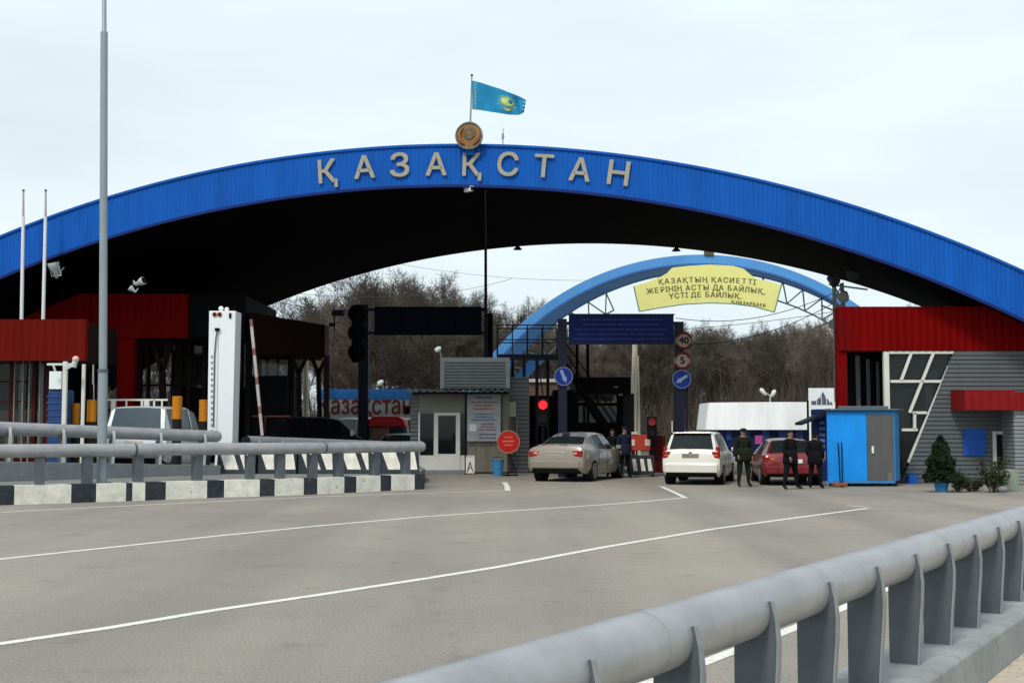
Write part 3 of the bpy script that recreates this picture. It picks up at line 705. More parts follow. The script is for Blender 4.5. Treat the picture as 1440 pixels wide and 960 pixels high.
# long post from the vault down beside the hut
YX = 56.0
t = thing('pole', (at(683.5, 440, YX).x, YX, 0), 'tall thin dark pole between the hut roof box and the arch crown', 'pole')
b = MB(); b.cyl((at(683.5, 440, YX).x, YX, 0), at(683, 338, YX), 0.085, 0.06, 10); b.build('shaft', mat('pole_dim', (0.03, 0.03, 0.032), 0.8), t)
b = MB(); b.cyl(at(683.5, 345, YX), facade_hit(682.5, 268, -0.5), 0.032, 0.026, 8); b.build('conduit', mat('pole_dim2', (0.05, 0.05, 0.055), 0.8), t)
# floodlights under the arch on the left
def flood(px, py, Y, label, yaw, s=1.0, pitch=0.9):
    p = at(px, py, Y); t = thing('floodlight', p, label, 'floodlight', 'floodlights under the left side of the arch', yaw)
    q = Matrix.Rotation(pitch, 3, 'X')
    b = MB()
    def tr(v): return q @ Vector(v)
    prof = [(0.03, -0.34), (0.08, -0.26), (0.11, -0.1), (0.19, 0.06), (0.21, 0.2), (0.20, 0.24)]
    vs = []; n = 14
    for r, z in prof:
        for k in range(n): vs.append(tr((r * s * math.cos(2 * math.pi * k / n), r * s * math.sin(2 * math.pi * k / n), z * s)))
    fs = [(i * n + k, i * n + (k + 1) % n, (i + 1) * n + (k + 1) % n, (i + 1) * n + k) for i in range(len(prof) - 1) for k in range(n)]
    b.add(vs, fs + [tuple(range(n - 1, -1, -1)), tuple(range(5 * n, 6 * n))]); b.build('reflector', M['truss'], t, local=True, smooth=50)
    b = MB(); b.cyl(tr((0, 0, 0.241 * s)), tr((0, 0, 0.26 * s)), 0.17 * s, None, 14); b.build('lens', M['glass_car'], t, local=True)
    b = MB(); b.bar(tr((-0.23 * s, 0, 0.08 * s)), tr((-0.23 * s, 0, -0.25 * s)) , 0.03); b.bar(tr((0.23 * s, 0, 0.08 * s)), tr((0.23 * s, 0, -0.25 * s)), 0.03); b.bar(tr((-0.23 * s, 0, -0.25 * s)), tr((0.23 * s, 0, -0.25 * s)), 0.03)
    b.bar(tr((0, 0, -0.25 * s)), (0, 0.4 * s, 0.1 * s), 0.04); b.build('yoke', M['truss'], t, local=True)
    return t
flood(77, 378, 44.5, 'pale floodlight tilted up near the flagpoles under the arch', -0.5, 1.0, 0.35)
flood(197, 397, 44.5, 'grey floodlight pointing aside above the red roof edge', 1.2, 0.7, 1.2)
flood(186, 407, 44.5, 'smaller grey floodlight just below and left of its pair', -1.2, 0.5, 0.9)

# ================================================================ CUSTOMS BUILDING, RIGHT
YB = 41.0
cb = thing('customs_building', (at(1300, 600, YB).x, YB, 0), 'red roofed customs building with grey siding under the right end of the arch', 'building')
def corr_panel(name, x0, x1, y0, y1, Y, m, parent, pitch=0.2, d=0.03, dep=0.3, kind=None):
    a = at(x0, (y0 + y1) / 2, Y).x; c = at(x1, (y0 + y1) / 2, Y).x; zt = at(0, y0, Y).z; zb = at(0, y1, Y).z
    b = MB(); n = max(2, int((c - a) / (pitch / 2))); pts = []
    for i in range(n + 1):
        x = a + (c - a) * i / n; o_ = -d if (i // 1) % 2 else 0.0; pts.append((x, Y + o_))
    poly = [Vector((x, y, zb)) for x, y in pts] + [Vector((c, Y + dep, zb)), Vector((a, Y + dep, zb))]
    n2 = len(poly); vs = poly + [p + Vector((0, 0, zt - zb)) for p in poly]
    fs = [(i, (i + 1) % n2, n2 + (i + 1) % n2, n2 + i) for i in range(n2)]
    vs += [Vector((a, Y, zb)), Vector((c, Y, zb)), Vector((a, Y, zt)), Vector((c, Y, zt))]
    fs += [tuple(range(n2 - 1, -1, -1)), tuple(range(n2, 2 * n2))]
    b.add(vs[:2 * n2], fs); return b.build(name, m, parent)
corr_panel('fascia', 1180, 1660, 431, 493, YB, M['red'], cb, 0.24, 0.03, 0.6)
zr_ = at(1400, 433, YB).z; b = MB(); b.ext([(at(1181, 433, YB).x, YB + 0.6, zr_ - 0.1), (at(1660, 433, YB).x, YB + 0.6, zr_ - 0.1), (at(1660, 433, YB).x + 3, YB + 9, zr_ - 0.1), (at(1181, 433, YB).x + 3.6, YB + 9, zr_ - 0.1)], (0, 0, 0.08)); b.build('roof', M['red_brown'], cb)
b = MB(); b.pbox(1179, 1193, 493.2, 685, YB + 0.08, 0.35); b.build('corner_column', M['red'], cb, bevel=0.02)
# side + rear walls of the dark bay
b = MB(); b.pbox(1193, 1250, 494, 684, YB + 3.2, 0.15); b.build('bay_wall', M['dark'], cb)
b = MB(); b.pbox(1250, 1600, 494, 684, YB + 8, 0.15); b.build('rear_wall', M['dark'], cb)
b = MB()
for px, wd_ in ((1206, 7), (1221, 6), (1235, 5)):
    b.pbox(px, px + wd_ - 2, 500 + (px - 1206) * 0.3, 690, YB + 1.4 + (px - 1206) * 0.03, 0.12)
b.build('bay_mullion', mat('mullion_grey', (0.13, 0.13, 0.14), 0.7), cb)
# grey siding wall: polygon with the slanted left edge
def pp(px, py, Y): return at(px, py, Y)
poly = [pp(1340, 493.5, YB), pp(1400, 493.5, YB), pp(1660, 493.5, YB), pp(1660, 700, YB), pp(1430, 700, YB), pp(1400, 700, YB), pp(1276, 684, YB), pp(1276, 660, YB)]
for p in poly:
    if p.z < 0.05: p.z = 0.0
poly = [pp(1342, 493.2, YB), pp(1395, 493.2, YB), pp(1395, 684, YB), pp(1266, 684, YB)]
b = MB(); b.ext(poly, (0, 0.2, 0))
poly = [pp(1395, 493.2, YB), pp(1660, 493.2, YB), pp(1660, 606, YB), pp(1395, 606, YB)]; b.ext(poly, (0, 0.2, 0)); b.build('siding_wall', M['siding'], cb)
b = MB(); b.pbox(1427, 1660, 576, 693, YB - 1.2, 0.2); b.pbox(1427, 1431, 576, 693, YB - 1.0, 1.0); b.build('porch_wall', M['siding_lt'], cb)
b = MB(); b.pbox(1306, 1318, 520, 534, YB + 2.2, 0.05); b.pbox(1303, 1312, 540, 575, YB + 2.2, 0.05); b.build('inner_blind', mat('blind_pale', (0.45, 0.48, 0.52), 0.7), cb)
# glazed curtain: white frame
gl = MB(); gl.ext([pp(1250, 494, YB + 0.15), pp(1341, 494, YB + 0.15), pp(1268, 684, YB + 0.15), pp(1250, 684, YB + 0.15)], (0, 0.03, 0)); gl.build('curtain_glazing', M['glass_see'], cb)
b = MB()
b.pbox(1244.5, 1252, 494, 684, YB + 0.02, 0.16)
for a_, c_ in (((1248, 495.5), (1344, 495.5)), ((1252, 536), (1324, 536)), ((1283, 580), (1303, 580)), ((1343, 495), (1277, 650)), ((1281, 497), (1267, 535)), ((1312, 497), (1279, 580)), ((1286, 580), (1286, 604)), ((1268, 604), (1290, 604))):
    b.bar(pp(*a_, YB + 0.06), pp(*c_, YB + 0.06), 0.085, 0.085)
b.build('curtain_frame', M['warm_white'], cb)
corr_panel('porch_awning', 1357, 1427, 548, 576.5, YB - 1.35, M['red_awn'], cb, 0.26, 0.04, 1.3)
corr_panel('porch_awning', 1427.5, 1660, 551, 576.5, YB - 1.30, M['red_awn'], cb, 0.26, 0.04, 1.3)
# door
dr = MB(); dr.pbox(1398, 1427, 608, 690, YB + 0.02, 0.1); d_ = dr.build('door', M['glass_dark'], cb)
b = MB(); b.pbox(1397, 1402, 606, 692, YB - 0.05, 0.09); b.pbox(1402, 1430, 606, 610.5, YB - 0.05, 0.09); b.build('frame', M['warm_white'], d_)
b = MB(); b.pbox(1355, 1386, 603, 640, YB - 0.05, 0.04); b.build('notice_panel', M['panel_blue'], cb)
b = MB(); b.pbox(1278, 1291, 667, 685, YB - 0.35, 0.3); o = b.build('plastic_crate', M['panel_blue'], None, bevel=0.02); tag(o, 'small blue crate on the ground by the foot of the grey wall', 'crate')

# ================================================================ BLUE KIOSK
YK = 38.7
ks = thing('kiosk', (at(1220, 600, YK).x, YK, 0), 'bright blue metal kiosk with a grey door', 'kiosk')
x0, x1 = at(1163, 630, YK).x, at(1258, 630, YK).x; zt = at(0, 577, YK).z
b = MB()
fr = [(x0, YK), (x1 + 0.02, YK), (x1 + 0.42, YK + 0.9), (x1 + 0.55, YK + 1.8), (x0 + 0.46, YK + 1.8)]
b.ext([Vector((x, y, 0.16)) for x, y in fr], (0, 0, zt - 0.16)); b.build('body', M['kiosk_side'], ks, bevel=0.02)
b = MB(); b.pbox(1163.5, 1219, 580, 678, YK - 0.025, 0.03); b.build('front_panel', M['kiosk_blue'], ks, bevel=0.01)
b = MB(); b.pbox(1220, 1257, 583, 676, YK - 0.035, 0.04); dr = b.build('door', M['kiosk_door'], ks, bevel=0.01)
b = MB(); b.pbox(1226, 1229, 627, 637, YK - 0.07, 0.03); b.build('handle', M['white'], dr)
b = MB(); b.pbox(1162, 1259, 675.5, 679, YK - 0.03, 0.04); b.build('sill', M['kiosk_side'], ks)
rp = [(x0 - 0.12, YK - 0.15, zt), (x1 + 0.1, YK - 0.15, zt), (x1 + 0.55, YK + 0.85, zt), (x1 + 0.62, YK + 1.9, zt), (x0 + 0.36, YK + 1.9, zt)]
b = MB(); b.ext(rp, (0, 0, 0.05)); b.ext([(x0 + 0.4, YK + 0.2, zt + 0.05), (x1 - 0.1, YK + 0.2, zt + 0.05), (x1 + 0.1, YK + 1.6, zt + 0.05), (x0 + 0.8, YK + 1.6, zt + 0.05)], (0, 0, 0.09)); b.build('roof', mat('roof_dirty', (0.10, 0.13, 0.16), 0.8), ks, bevel=0.02)
for px in (1228, 1252, 1170):
    b = MB(); b.pbox(px, px + 10, 679, 683.5, YK + 0.05, 0.3); b.build('foot', M['black'], ks)
for i, (a_, c_) in enumerate((((1178.5, 622), (1181, 677)), ((1183.5, 621), (1184, 678)))):
    o = MB().cyl(pp(*a_, YK - 0.12), Vector((pp(*c_, YK - 0.3).x, YK - 0.35, 0.0)), 0.018, None, 6).build('metal_rod', M['dark']); tag(o, ['thin dark rod leaning on the blue kiosk, the left one', 'thin dark rod leaning on the blue kiosk, the right one'][i], 'rod')
o = MB().pbox(1172, 1192, 679, 683, YK - 0.6, 0.3).build('paver_stack', mat('brick_red', (0.25, 0.08, 0.04), 0.9), bevel=0.01); tag(o, 'low reddish slab on the ground at the foot of the kiosk', 'slab')

# ================================================================ PLANTS BY THE BUILDING
def leaf_cloud(fn, n, size, seed, upright=0.3):
    r = random.Random(seed); b = MB()
    for i in range(n):
        p = fn(r); s = size * r.uniform(0.6, 1.4)
        d = Vector((r.gauss(0, 1), r.gauss(0, 1), r.gauss(0, 1) + upright)).normalized(); e = d.orthogonal().normalized() * (s * 0.35)
        b.add([p - d * s * 0.5, p + e, p + d * s, p - e], [(0, 1, 2, 3)])
    return b
def conifer(p, h, rad, label):
    t = thing('potted_conifer', p, label, 'shrub')
    def fn(r):
        while True:
            z = r.random(); rr = rad * (1 - z ** 2.3) * (0.92 + 0.08 * math.sin(z * 17)) + 0.03; a = r.random() * 6.283; q = math.sqrt(r.random()) * rr
            lump = 0.86 + 0.16 * math.sin(a * 3 + z * 9) * math.sin(z * 13 + a)
            return Vector(p) + Vector((q * lump * math.cos(a), q * lump * math.sin(a), 0.28 + z * (h - 0.28)))
    leaf_cloud(fn, 8500, 0.07, 5).build('foliage', M['leaf'], t, recalc=False)
    b = MB(); b.cyl(p, Vector(p) + Vector((0, 0, h * 0.8)), 0.035, 0.01, 6); b.build('trunk', M['bark'], t)
    b = MB(); b.rev([(0.15, 0), (0.20, 0.26), (0.22, 0.27), (0.22, 0.31), (0.17, 0.31)], p, 16); b.build('pot', M['bucket_blue'], t, smooth=40)
p = gnd(1324, 691.5); conifer((p.x, p.y, 0), 1.50, 0.50, 'dark conical evergreen bush in a light blue pot before the grey wall')
def shrub(px, py, h, rad, label, seed, n=900, m='leaf2'):
    p = gnd(px, py); t = thing('shrub', (p.x, p.y, 0), label, 'shrub')
    r = random.Random(seed); b = MB(); tips = []
    for i in range(26):
        a = r.random() * 6.28; q = rad * math.sqrt(r.random()); e = Vector((p.x + q * math.cos(a), p.y + q * math.sin(a), h * r.uniform(0.5, 1))); s0 = Vector((p.x + q * 0.3 * math.cos(a), p.y + q * 0.3 * math.sin(a), 0))
        b.cyl(s0, e, 0.010, 0.004, 4, caps=False); tips.append((s0, e))
    b.build('stems', M['bark'], t, recalc=False)
    def fn(r_): s0, e = r_.choice(tips); k = r_.uniform(0.25, 1.05); return s0.lerp(e, k) + Vector((r_.gauss(0, 0.04), r_.gauss(0, 0.04), r_.gauss(0, 0.04)))
    leaf_cloud(fn, n, 0.055, seed + 1).build('foliage', M[m], t, recalc=False)
shrub(1398, 692, 0.95, 0.42, 'loose yellow-green shrub growing in front of the building door', 11, 1400)
shrub(1368, 691, 0.45, 0.35, 'low dry shrub between the potted evergreen and the door', 12, 500)
shrub(1347, 692, 0.55, 0.25, 'small dark shrub right beside the blue pot', 13, 500, 'leaf')
p = gnd(1411, 694); o = MB().sph((p.x, p.y, 0.12), (0.14, 0.12, 0.09), 9).build('boulder', M['concrete_dk'], smooth=60); tag(o, 'pale boulder on the ground before the porch', 'stone')
p = gnd(1420, 690); o = MB().box((p.x, p.y, 0.30), (0.42, 0.3, 0.6)).build('planter', mat('planter_green', (0.25, 0.30, 0.24), 0.8), bevel=0.02); tag(o, 'pale green box planter beside the porch wall', 'planter')

# ================================================================ INFORMATION HUT
YH = 50.0
hut = thing('hut', (at(650, 665, YH).x, YH, 0), 'grey hut with white glazed door and corrugated canopy', 'hut')
b = MB(); b.pbox(577, 716, 552, 664.5, YH, 4.5); b.build('wall', M['siding_hut'], hut)
b = MB(); b.pbox(716, 744, 530, 664.5, YH + 0.8, 5); b.build('side_wing', M['siding_hut'], hut)
b = MB(); b.pbox(589, 656, 553, 580, YH - 0.04, 0.05); b.build('door_header', M['beige_wall'], hut)
b = MB(); b.pbox(706, 716, 553, 663, YH - 0.04, 0.05); b.pbox(656, 706, 617, 663, YH - 0.035, 0.04); b.build('stained_panel', mat('stained_panel', (0.20, 0.185, 0.15), 0.8, 0, 0.35, 2.5, streak=True), hut)
b = MB(); b.pbox(588, 668, 640, 663, YH - 0.06, 0.06); b.build('kick_panel', M['warm_white'], hut, bevel=0.01)
b = MB(); b.pbox(590, 609, 582, 640, YH - 0.05, 0.05); b.build('window', M['glass_dark'], hut)
b = MB(); b.pbox(645, 657, 582, 640, YH - 0.05, 0.05); b.build('window', M['glass_dark'], hut)
b = MB(); b.pbox(616, 641, 584, 638, YH - 0.07, 0.05); dr = b.build('door', M['glass_dark'], hut)
b = MB(); b.pbox(610, 616, 580, 663, YH - 0.10, 0.08); b.pbox(641, 647, 580, 663, YH - 0.10, 0.08); b.pbox(616, 641, 580, 584, YH - 0.10, 0.08); b.pbox(616, 641, 638, 663, YH - 0.10, 0.07); b.build('frame', M['warm_white'], dr)
b = MB(); b.pbox(637, 639, 610, 618, YH - 0.14, 0.04); b.build('handle', M['dark'], dr)
b = MB(); b.pbox(588, 590.5, 580, 663, YH - 0.09, 0.07); b.build('window_frame', M['warm_white'], hut)
b = MB(); b.pbox(583, 658, 661, 666, YH - 0.5, 0.5); b.build('step', M['concrete_dk'], hut)
b = MB(); b.pbox(653.5, 655.5, 553, 668, YH - 1.1, 0.07); b.build('canopy_post', M['dark'], hut)
# corrugated canopy sheet
b = MB(); xa0, xb0 = at(571, 548, YH - 1.1).x, at(716, 548, YH - 1.1).x; n = 58; pts = []
for i in range(n + 1):
    x = xa0 + (xb0 - xa0) * i / n; pts.append((x, 0.045 * math.cos(i * math.pi / 2)))
zc_ = at(640, 549.5, YH - 1.1).z
for i in range(n):
    (xa_, da), (xb_, db) = pts[i], pts[i + 1]
    b.add([(xa_, YH - 1.15, zc_ + da), (xb_, YH - 1.15, zc_ + db), (xb_, YH + 0.3, zc_ + 0.12 + db), (xa_, YH + 0.3, zc_ + 0.12 + da)], [(0, 1, 2, 3)])
o = b.build('canopy_sheet', mat('canopy_sheet', (0.17, 0.17, 0.165), 0.6), hut, recalc=False); sm = o.modifiers.new('thick', 'SOLIDIFY'); sm.thickness = 0.02
b = MB(); b.pbox(580, 716, 550.5, 554, YH - 1.05, 0.08); b.build('canopy_beam', M['dark'], hut)
b = MB(); b.pbox(620, 716, 507, 546, YH + 0.4, 2.5); b.build('roof_box', M['siding_lt'], hut)
b = MB(); b.pbox(619, 717, 502.5, 509, YH + 0.34, 2.6); b.pbox(619, 625, 509, 546, YH + 0.35, 0.1); b.pbox(711, 717, 509, 546, YH + 0.35, 0.1); b.build('roof_box_trim', mat('trim_pale', (0.38, 0.41, 0.41), 0.6), hut)
def word_lines(b, x0, x1, y0, y1, rows, Y, seed, mats_n, dens=0.75, cen=True, dep=0.006, rowh=0.45):
    r = random.Random(seed)
    for k in range(rows):
        yy = y0 + (y1 - y0) * (k + 0.5) / rows; hh = (y1 - y0) / rows * rowh
        ln = (x1 - x0) * r.uniform(dens, 1.0); xs = (x0 + x1 - ln) / 2 if cen else x0; x = xs
        while x < xs + ln - 1:
            wl = r.uniform(0.05, 0.14) * (x1 - x0); wl = min(wl, xs + ln - x); b.pbox(x, x + wl * 0.88, yy - hh / 2, yy + hh / 2, Y, dep, mi=r.randrange(mats_n) if mats_n > 1 else 0); x += wl
bo = thing('information_board', (at(680, 585, YH - 1.2).x, YH - 1.2, 0), 'white board with red and blue lines of text on the hut front', 'notice board')
b = MB(); b.pbox(657, 704, 553, 620, YH - 0.24, 0.05); b.build('panel', mat('board_face', (0.38, 0.39, 0.40), 0.6), bo)
for (y0, y1, rows, col, sd_) in ((556, 562, 1, (0.16, 0.17, 0.25), 1), (563, 577, 3, (0.38, 0.14, 0.12), 2), (580, 592, 3, (0.10, 0.17, 0.33), 3), (594, 606, 3, (0.27, 0.14, 0.20), 4), (608, 618, 2, (0.20, 0.13, 0.25), 5)):
    b = MB(); word_lines(b, 662 if y0 < 590 else 672, 700, y0, y1, rows, YH - 0.25, sd_, 1, 0.6); b.build('lettering', mat('ink', col, 0.7), bo)
b = MB(); b.pbox(660, 670, 596, 606, YH - 0.252, 0.008); b.build('white_patch', M['white'], bo)
t = thing('electric_box', at(721, 600, YH + 0.5), 'small cream box on two thin pipes on the hut side wall', 'box')
b = MB(); b.pbox(715.5, 725.5, 565, 586, YH + 0.55, 0.22); b.build('casing', mat('cream', (0.50, 0.48, 0.38), 0.6), t, bevel=0.02)
for px in (717.5, 727): b = MB(); b.cyl(pp(px, 586, YH + 0.66), pp(px, 640, YH + 0.66), 0.03, None, 8); b.build('pipe', mat('pipe', (0.30, 0.29, 0.25), 0.6), t)
t = thing('stop_sign', (at(715, 620, 47.5).x, 47.5, 0), 'round red stop disc on a stand at the hut corner', 'sign')
c_ = at(715, 621, 47.5)
b = MB(); b.cyl(c_, c_ + Vector((0, -0.03, 0)), 0.40, None, 28); b.build('disc', M['stop_red'], t)
b = MB()
for k in range(28):
    a0, a1 = 2 * math.pi * k / 28, 2 * math.pi * (k + 1) / 28; rr = 0.41
    b.bar(c_ + Vector((rr * math.cos(a0), -0.02, rr * math.sin(a0))), c_ + Vector((rr * math.cos(a1), -0.02, rr * math.sin(a1))), 0.035, 0.04)
b.build('rim', mat('stop_rim', (0.30, 0.16, 0.12), 0.6), t)
b = MB(); b.pbox(706.5, 723.5, 619, 621.5, 47.46, 0.005); b.pbox(709, 721, 613.5, 615.5, 47.46, 0.005); b.pbox(709, 721, 624.5, 626.5, 47.46, 0.005); b.build('lettering', M['stop_ink'], t)
b = MB(); b.bar(c_ + Vector((0, 0.02, -0.3)), (c_.x - 0.02, 47.55, 0), 0.05); b.bar((c_.x - 0.35, 47.4, 0.03), (c_.x + 0.35, 47.6, 0.03), 0.06); b.bar((c_.x, 47.1, 0.04), (c_.x, 47.95, 0.04), 0.06); b.bar(c_ + Vector((0, 0.03, -0.35)), (c_.x + 0.3, 47.6, 0.05), 0.03); b.build('stand', M['dark'], t)
p = gnd(700, 669); t = thing('bucket', (p.x, p.y, 0), 'blue plastic bin on the ground beneath the red stop disc', 'bin')
b = MB(); b.rev([(0.17, 0), (0.22, 0.55), (0.24, 0.56), (0.24, 0.60), (0.19, 0.60)], (p.x, p.y, 0), 16); b.build('body', M['bucket_blue'], t, smooth=40)
b = MB(); b.tube([(p.x - 0.22, p.y, 0.55), (p.x - 0.15, p.y - 0.05, 0.70), (p.x + 0.15, p.y - 0.05, 0.70), (p.x + 0.22, p.y, 0.55)], 0.012, 6); b.build('handle', M['dark'], t)
t = thing('a_board', gnd(661, 667), 'small white folding notice with grey print by the hut door', 'sign')
b = MB(); b.pbox(655, 667, 643, 665, YH - 1.25, 0.03); b.build('panel', M['warm_white'], t)
b = MB(); b.bar(pp(657, 663, YH - 1.27), pp(661, 649, YH - 1.27), 0.03, 0.01); b.bar(pp(665, 663, YH - 1.27), pp(661, 649, YH - 1.27), 0.03, 0.01); b.bar(pp(658.5, 657, YH - 1.27), pp(663.5, 657, YH - 1.27), 0.03, 0.01); b.build('mark', M['post'], t)

# ================================================================ GANTRIES AND SIGNS
def disc(b, c, r, d=0.02, n=28, mi=None): b.cyl(Vector(c) + Vector((0, 0, 0)), Vector(c) - Vector((0, d, 0)), r, None, n, mi); return b
def ring(b, c, r, w_, n=28, dep=0.03):
    for k in range(n):
        a0, a1 = 2 * math.pi * k / n, 2 * math.pi * (k + 1) / n
        b.bar(Vector(c) + Vector((r * math.cos(a0), -dep, r * math.sin(a0))), Vector(c) + Vector((r * math.cos(a1), -dep, r * math.sin(a1))), 0.02, w_)
YG = 46.0
YG = 57.0
g1 = thing('sign_gantry', (at(600, 600, YG).x, YG, 0), 'dark gantry with a blank navy panel, seen left of the hut roof box', 'gantry', 'dark sign gantries')
b = MB(); b.pbox(503.5, 517.5, 428, 676, YG, 0.34); b.build('column', M['navy_steel'], g1, bevel=0.02)
b = MB(); b.pbox(683, 693, 440, 560, YG, 0.3); b.pbox(684, 692, 560, 672, YG + 0.02, 0.26); b.build('column', M['dark'], g1, bevel=0.02)
b = MB(); b.pbox(517.5, 683, 433, 437, YG + 0.05, 0.15); b.pbox(517.5, 683, 466, 469.5, YG + 0.05, 0.15); b.build('beam', M['navy_steel'], g1)
b = MB(); b.pbox(526.5, 677, 431, 471, YG - 0.08, 0.08)
b.build('panel', mat('panel_black_blue', (0.006, 0.009, 0.022), 0.75, spec=0.15), g1, bevel=0.01)
b = MB()
for px in (563, 601, 640): b.pbox(px - 0.7, px + 0.7, 431.5, 470.5, YG - 0.095, 0.012)
b.build('panel_seam', M['dark'], g1)
tl = thing('traffic_light', at(500, 468, YG), 'black three lamp traffic light mounted on the left gantry column', 'traffic light')
b = MB(); b.pbox(494, 505, 429, 509, YG - 0.1, 0.3); b.build('housing', M['dark'], tl, bevel=0.03)
for py in (441, 468, 495):
    b = MB(); c_ = at(502, py, YG - 0.12); b.cyl(c_, c_ - Vector((0, 0.10, 0)), 0.40, None, 24); b.build('backplate', M['dark'], tl, smooth=50)
    b = MB(); c2 = c_ - Vector((0, 0.10, 0)); b.cyl(c2, c2 - Vector((0, 0.28, 0)), 0.19, 0.16, 20, caps=False); b.build('visor', M['black'], tl, recalc=False)
    b = MB(); b.cyl(c2 + Vector((0, 0, 0)), c2 - Vector((0, 0.02, 0)), 0.155, None, 20); b.build('lens', M['under'], tl)
bullet_cam('surveillance_camera', at(475, 441, 48), 'small dark camera on a bracket between the left booth roof and the traffic light', 1.3, 1.2, 'dark', (0, 0.1, -0.5))
bullet_cam('surveillance_camera', at(467, 457, 50.8), 'tiny dark camera on the corner of the left booth roof', 0.8, 0.8, 'dark', (0, 0.3, -0.2))

YG = 46.0
g2 = thing('sign_gantry', (at(870, 600, YG).x, YG, 0), 'dark gantry with a navy text panel and round signs in the middle of the road', 'gantry', 'dark sign gantries')
b = MB(); b.pbox(785, 797.5, 448, 680, YG, 0.34); b.build('column', M['navy_steel'], g2, bevel=0.02)
b = MB(); b.pbox(950, 962.5, 452, 680, YG, 0.34); b.build('column', M['navy_steel'], g2, bevel=0.02)
b = MB(); b.pbox(964.5, 968, 535, 680, YG + 0.1, 0.1); b.build('cable_duct', M['navy_steel'], g2)
b = MB(); b.pbox(797.5, 950, 452, 456, YG + 0.05, 0.15); b.pbox(797.5, 950, 474, 477, YG + 0.05, 0.15); b.build('beam', M['navy_steel'], g2)
b = MB(); b.pbox(800, 947.5, 442, 483, YG - 0.1, 0.09); b.build('panel', M['sign_navy'], g2, bevel=0.01)
b = MB(); b.pbox(799, 948.5, 441, 443, YG - 0.13, 0.13); b.pbox(799, 948.5, 482, 484, YG - 0.13, 0.13); b.build('panel_frame', M['navy_steel'], g2)
b = MB(); word_lines(b, 806, 942, 446, 480, 5, YG - 0.11, 21, 1, 0.8, rowh=0.30); b.build('lettering', M['sign_ink'], g2)
def arrow(b, c, r, ang, mi=None):
    d = Vector((math.cos(ang), 0, math.sin(ang))); n = Vector((-d.z, 0, d.x)); o_ = Vector(c) + Vector((0, -0.035, 0))
    w_ = 0.055
    b.ext([o_ - d * r * .72 + n * w_, o_ - d * r * .72 - n * w_, o_ + d * r * .2 - n * w_, o_ + d * r * .2 + n * w_], (0, -0.008, 0), mi)
    b.ext([o_ + d * r * .75, o_ + d * r * .18 + n * r * .30, o_ + d * r * .18 - n * r * .30], (0, -0.0081, 0), mi)
def blue_sign(px, py, ang, label, r=0.335):
    c = at(px, py, YG - 0.06); t = thing('road_sign', c, label, 'road sign')
    b = MB(); disc(b, c, r); b.build('disc', M['road_blue'], t); b = MB(); ring(b, c, r - 0.012, 0.022); b.build('rim', M['sign_white'], t)
    b = MB(); arrow(b, c, r, ang); b.build('arrow', M['sign_white'], t)
    b = MB(); b.box(c + Vector((0, 0.03, 0)), (0.2, 0.06, 0.06)); b.build('bracket', M['dark'], t)
def ring_sign(px, py, txt, label, r=0.315):
    c = at(px, py, YG - 0.06); t = thing('road_sign', c, label, 'road sign')
    b = MB(); disc(b, c, r); b.build('disc', M['sign_face'], t); b = MB(); ring(b, c, r - 0.035, 0.09); b.build('red_ring', M['sign_ring'], t)
    text_obj('digits', txt, 0.36, M['black'], t, c + Vector((0, -0.04, 0)), 0.01, 0.012)
    b = MB(); b.box(c + Vector((0, 0.03, 0)), (0.2, 0.06, 0.06)); b.build('bracket', M['dark'], t)
blue_sign(792.5, 529, R(-68), 'round blue sign with a white arrow on the left column of the middle gantry')
blue_sign(958.5, 533, R(212), 'round blue sign with a white arrow below the two red ringed discs')
ring_sign(961.5, 479, '40', 'red ringed round sign, topmost on the right gantry column')
ring_sign(959.5, 507, '5', 'middle round sign on the right gantry column, red ringed with a single digit')
# signal lights
def signal(px, py, Y, label, red=True, s=1.0, foot=True):
    c = at(px, py, Y); t = thing('traffic_light', (c.x, Y, 0), label, 'traffic light')
    b = MB(); b.box(c + Vector((0, 0.12, -0.28 * s)), (0.42 * s, 0.2, 1.05 * s)); b.build('housing', M['dark'], t, bevel=0.02)
    b = MB(); b.cyl(c + Vector((0, 0.02, 0)), c - Vector((0, 0.02, 0)), 0.17 * s, None, 20); b.build('lens', lamp_mat('lit_red', (0.75, 0.012, 0.02) if red else (0.16, 0.004, 0.006), 0.8 if red else 0.25), t)
    b = MB(); q = c + Vector((0, 0.02, -0.52 * s)); b.cyl(q, q - Vector((0, 0.04, 0)), 0.15 * s, None, 20); b.build('lens', M['under'], t)
    b = MB(); b.tube([c + Vector((0.2 * s * math.cos(a), -0.09, 0.2 * s * math.sin(a))) for a in [R(x) for x in range(10, 171, 16)]], 0.02, 6); b.build('visor', M['red_frame'], t)
    b = MB(); b.cyl((c.x, Y + 0.1, 0), (c.x, Y + 0.1, c.z - 0.6), 0.06, None, 8); b.build('post', M['dark'], t)
signal(763.5, 569, 47.5, 'traffic light showing red beside the blue arrow sign, behind the beige sedan')
signal(917, 593, 47.0, 'dim red traffic light on a dark post between the beige sedan and the white estate', False, 0.8)

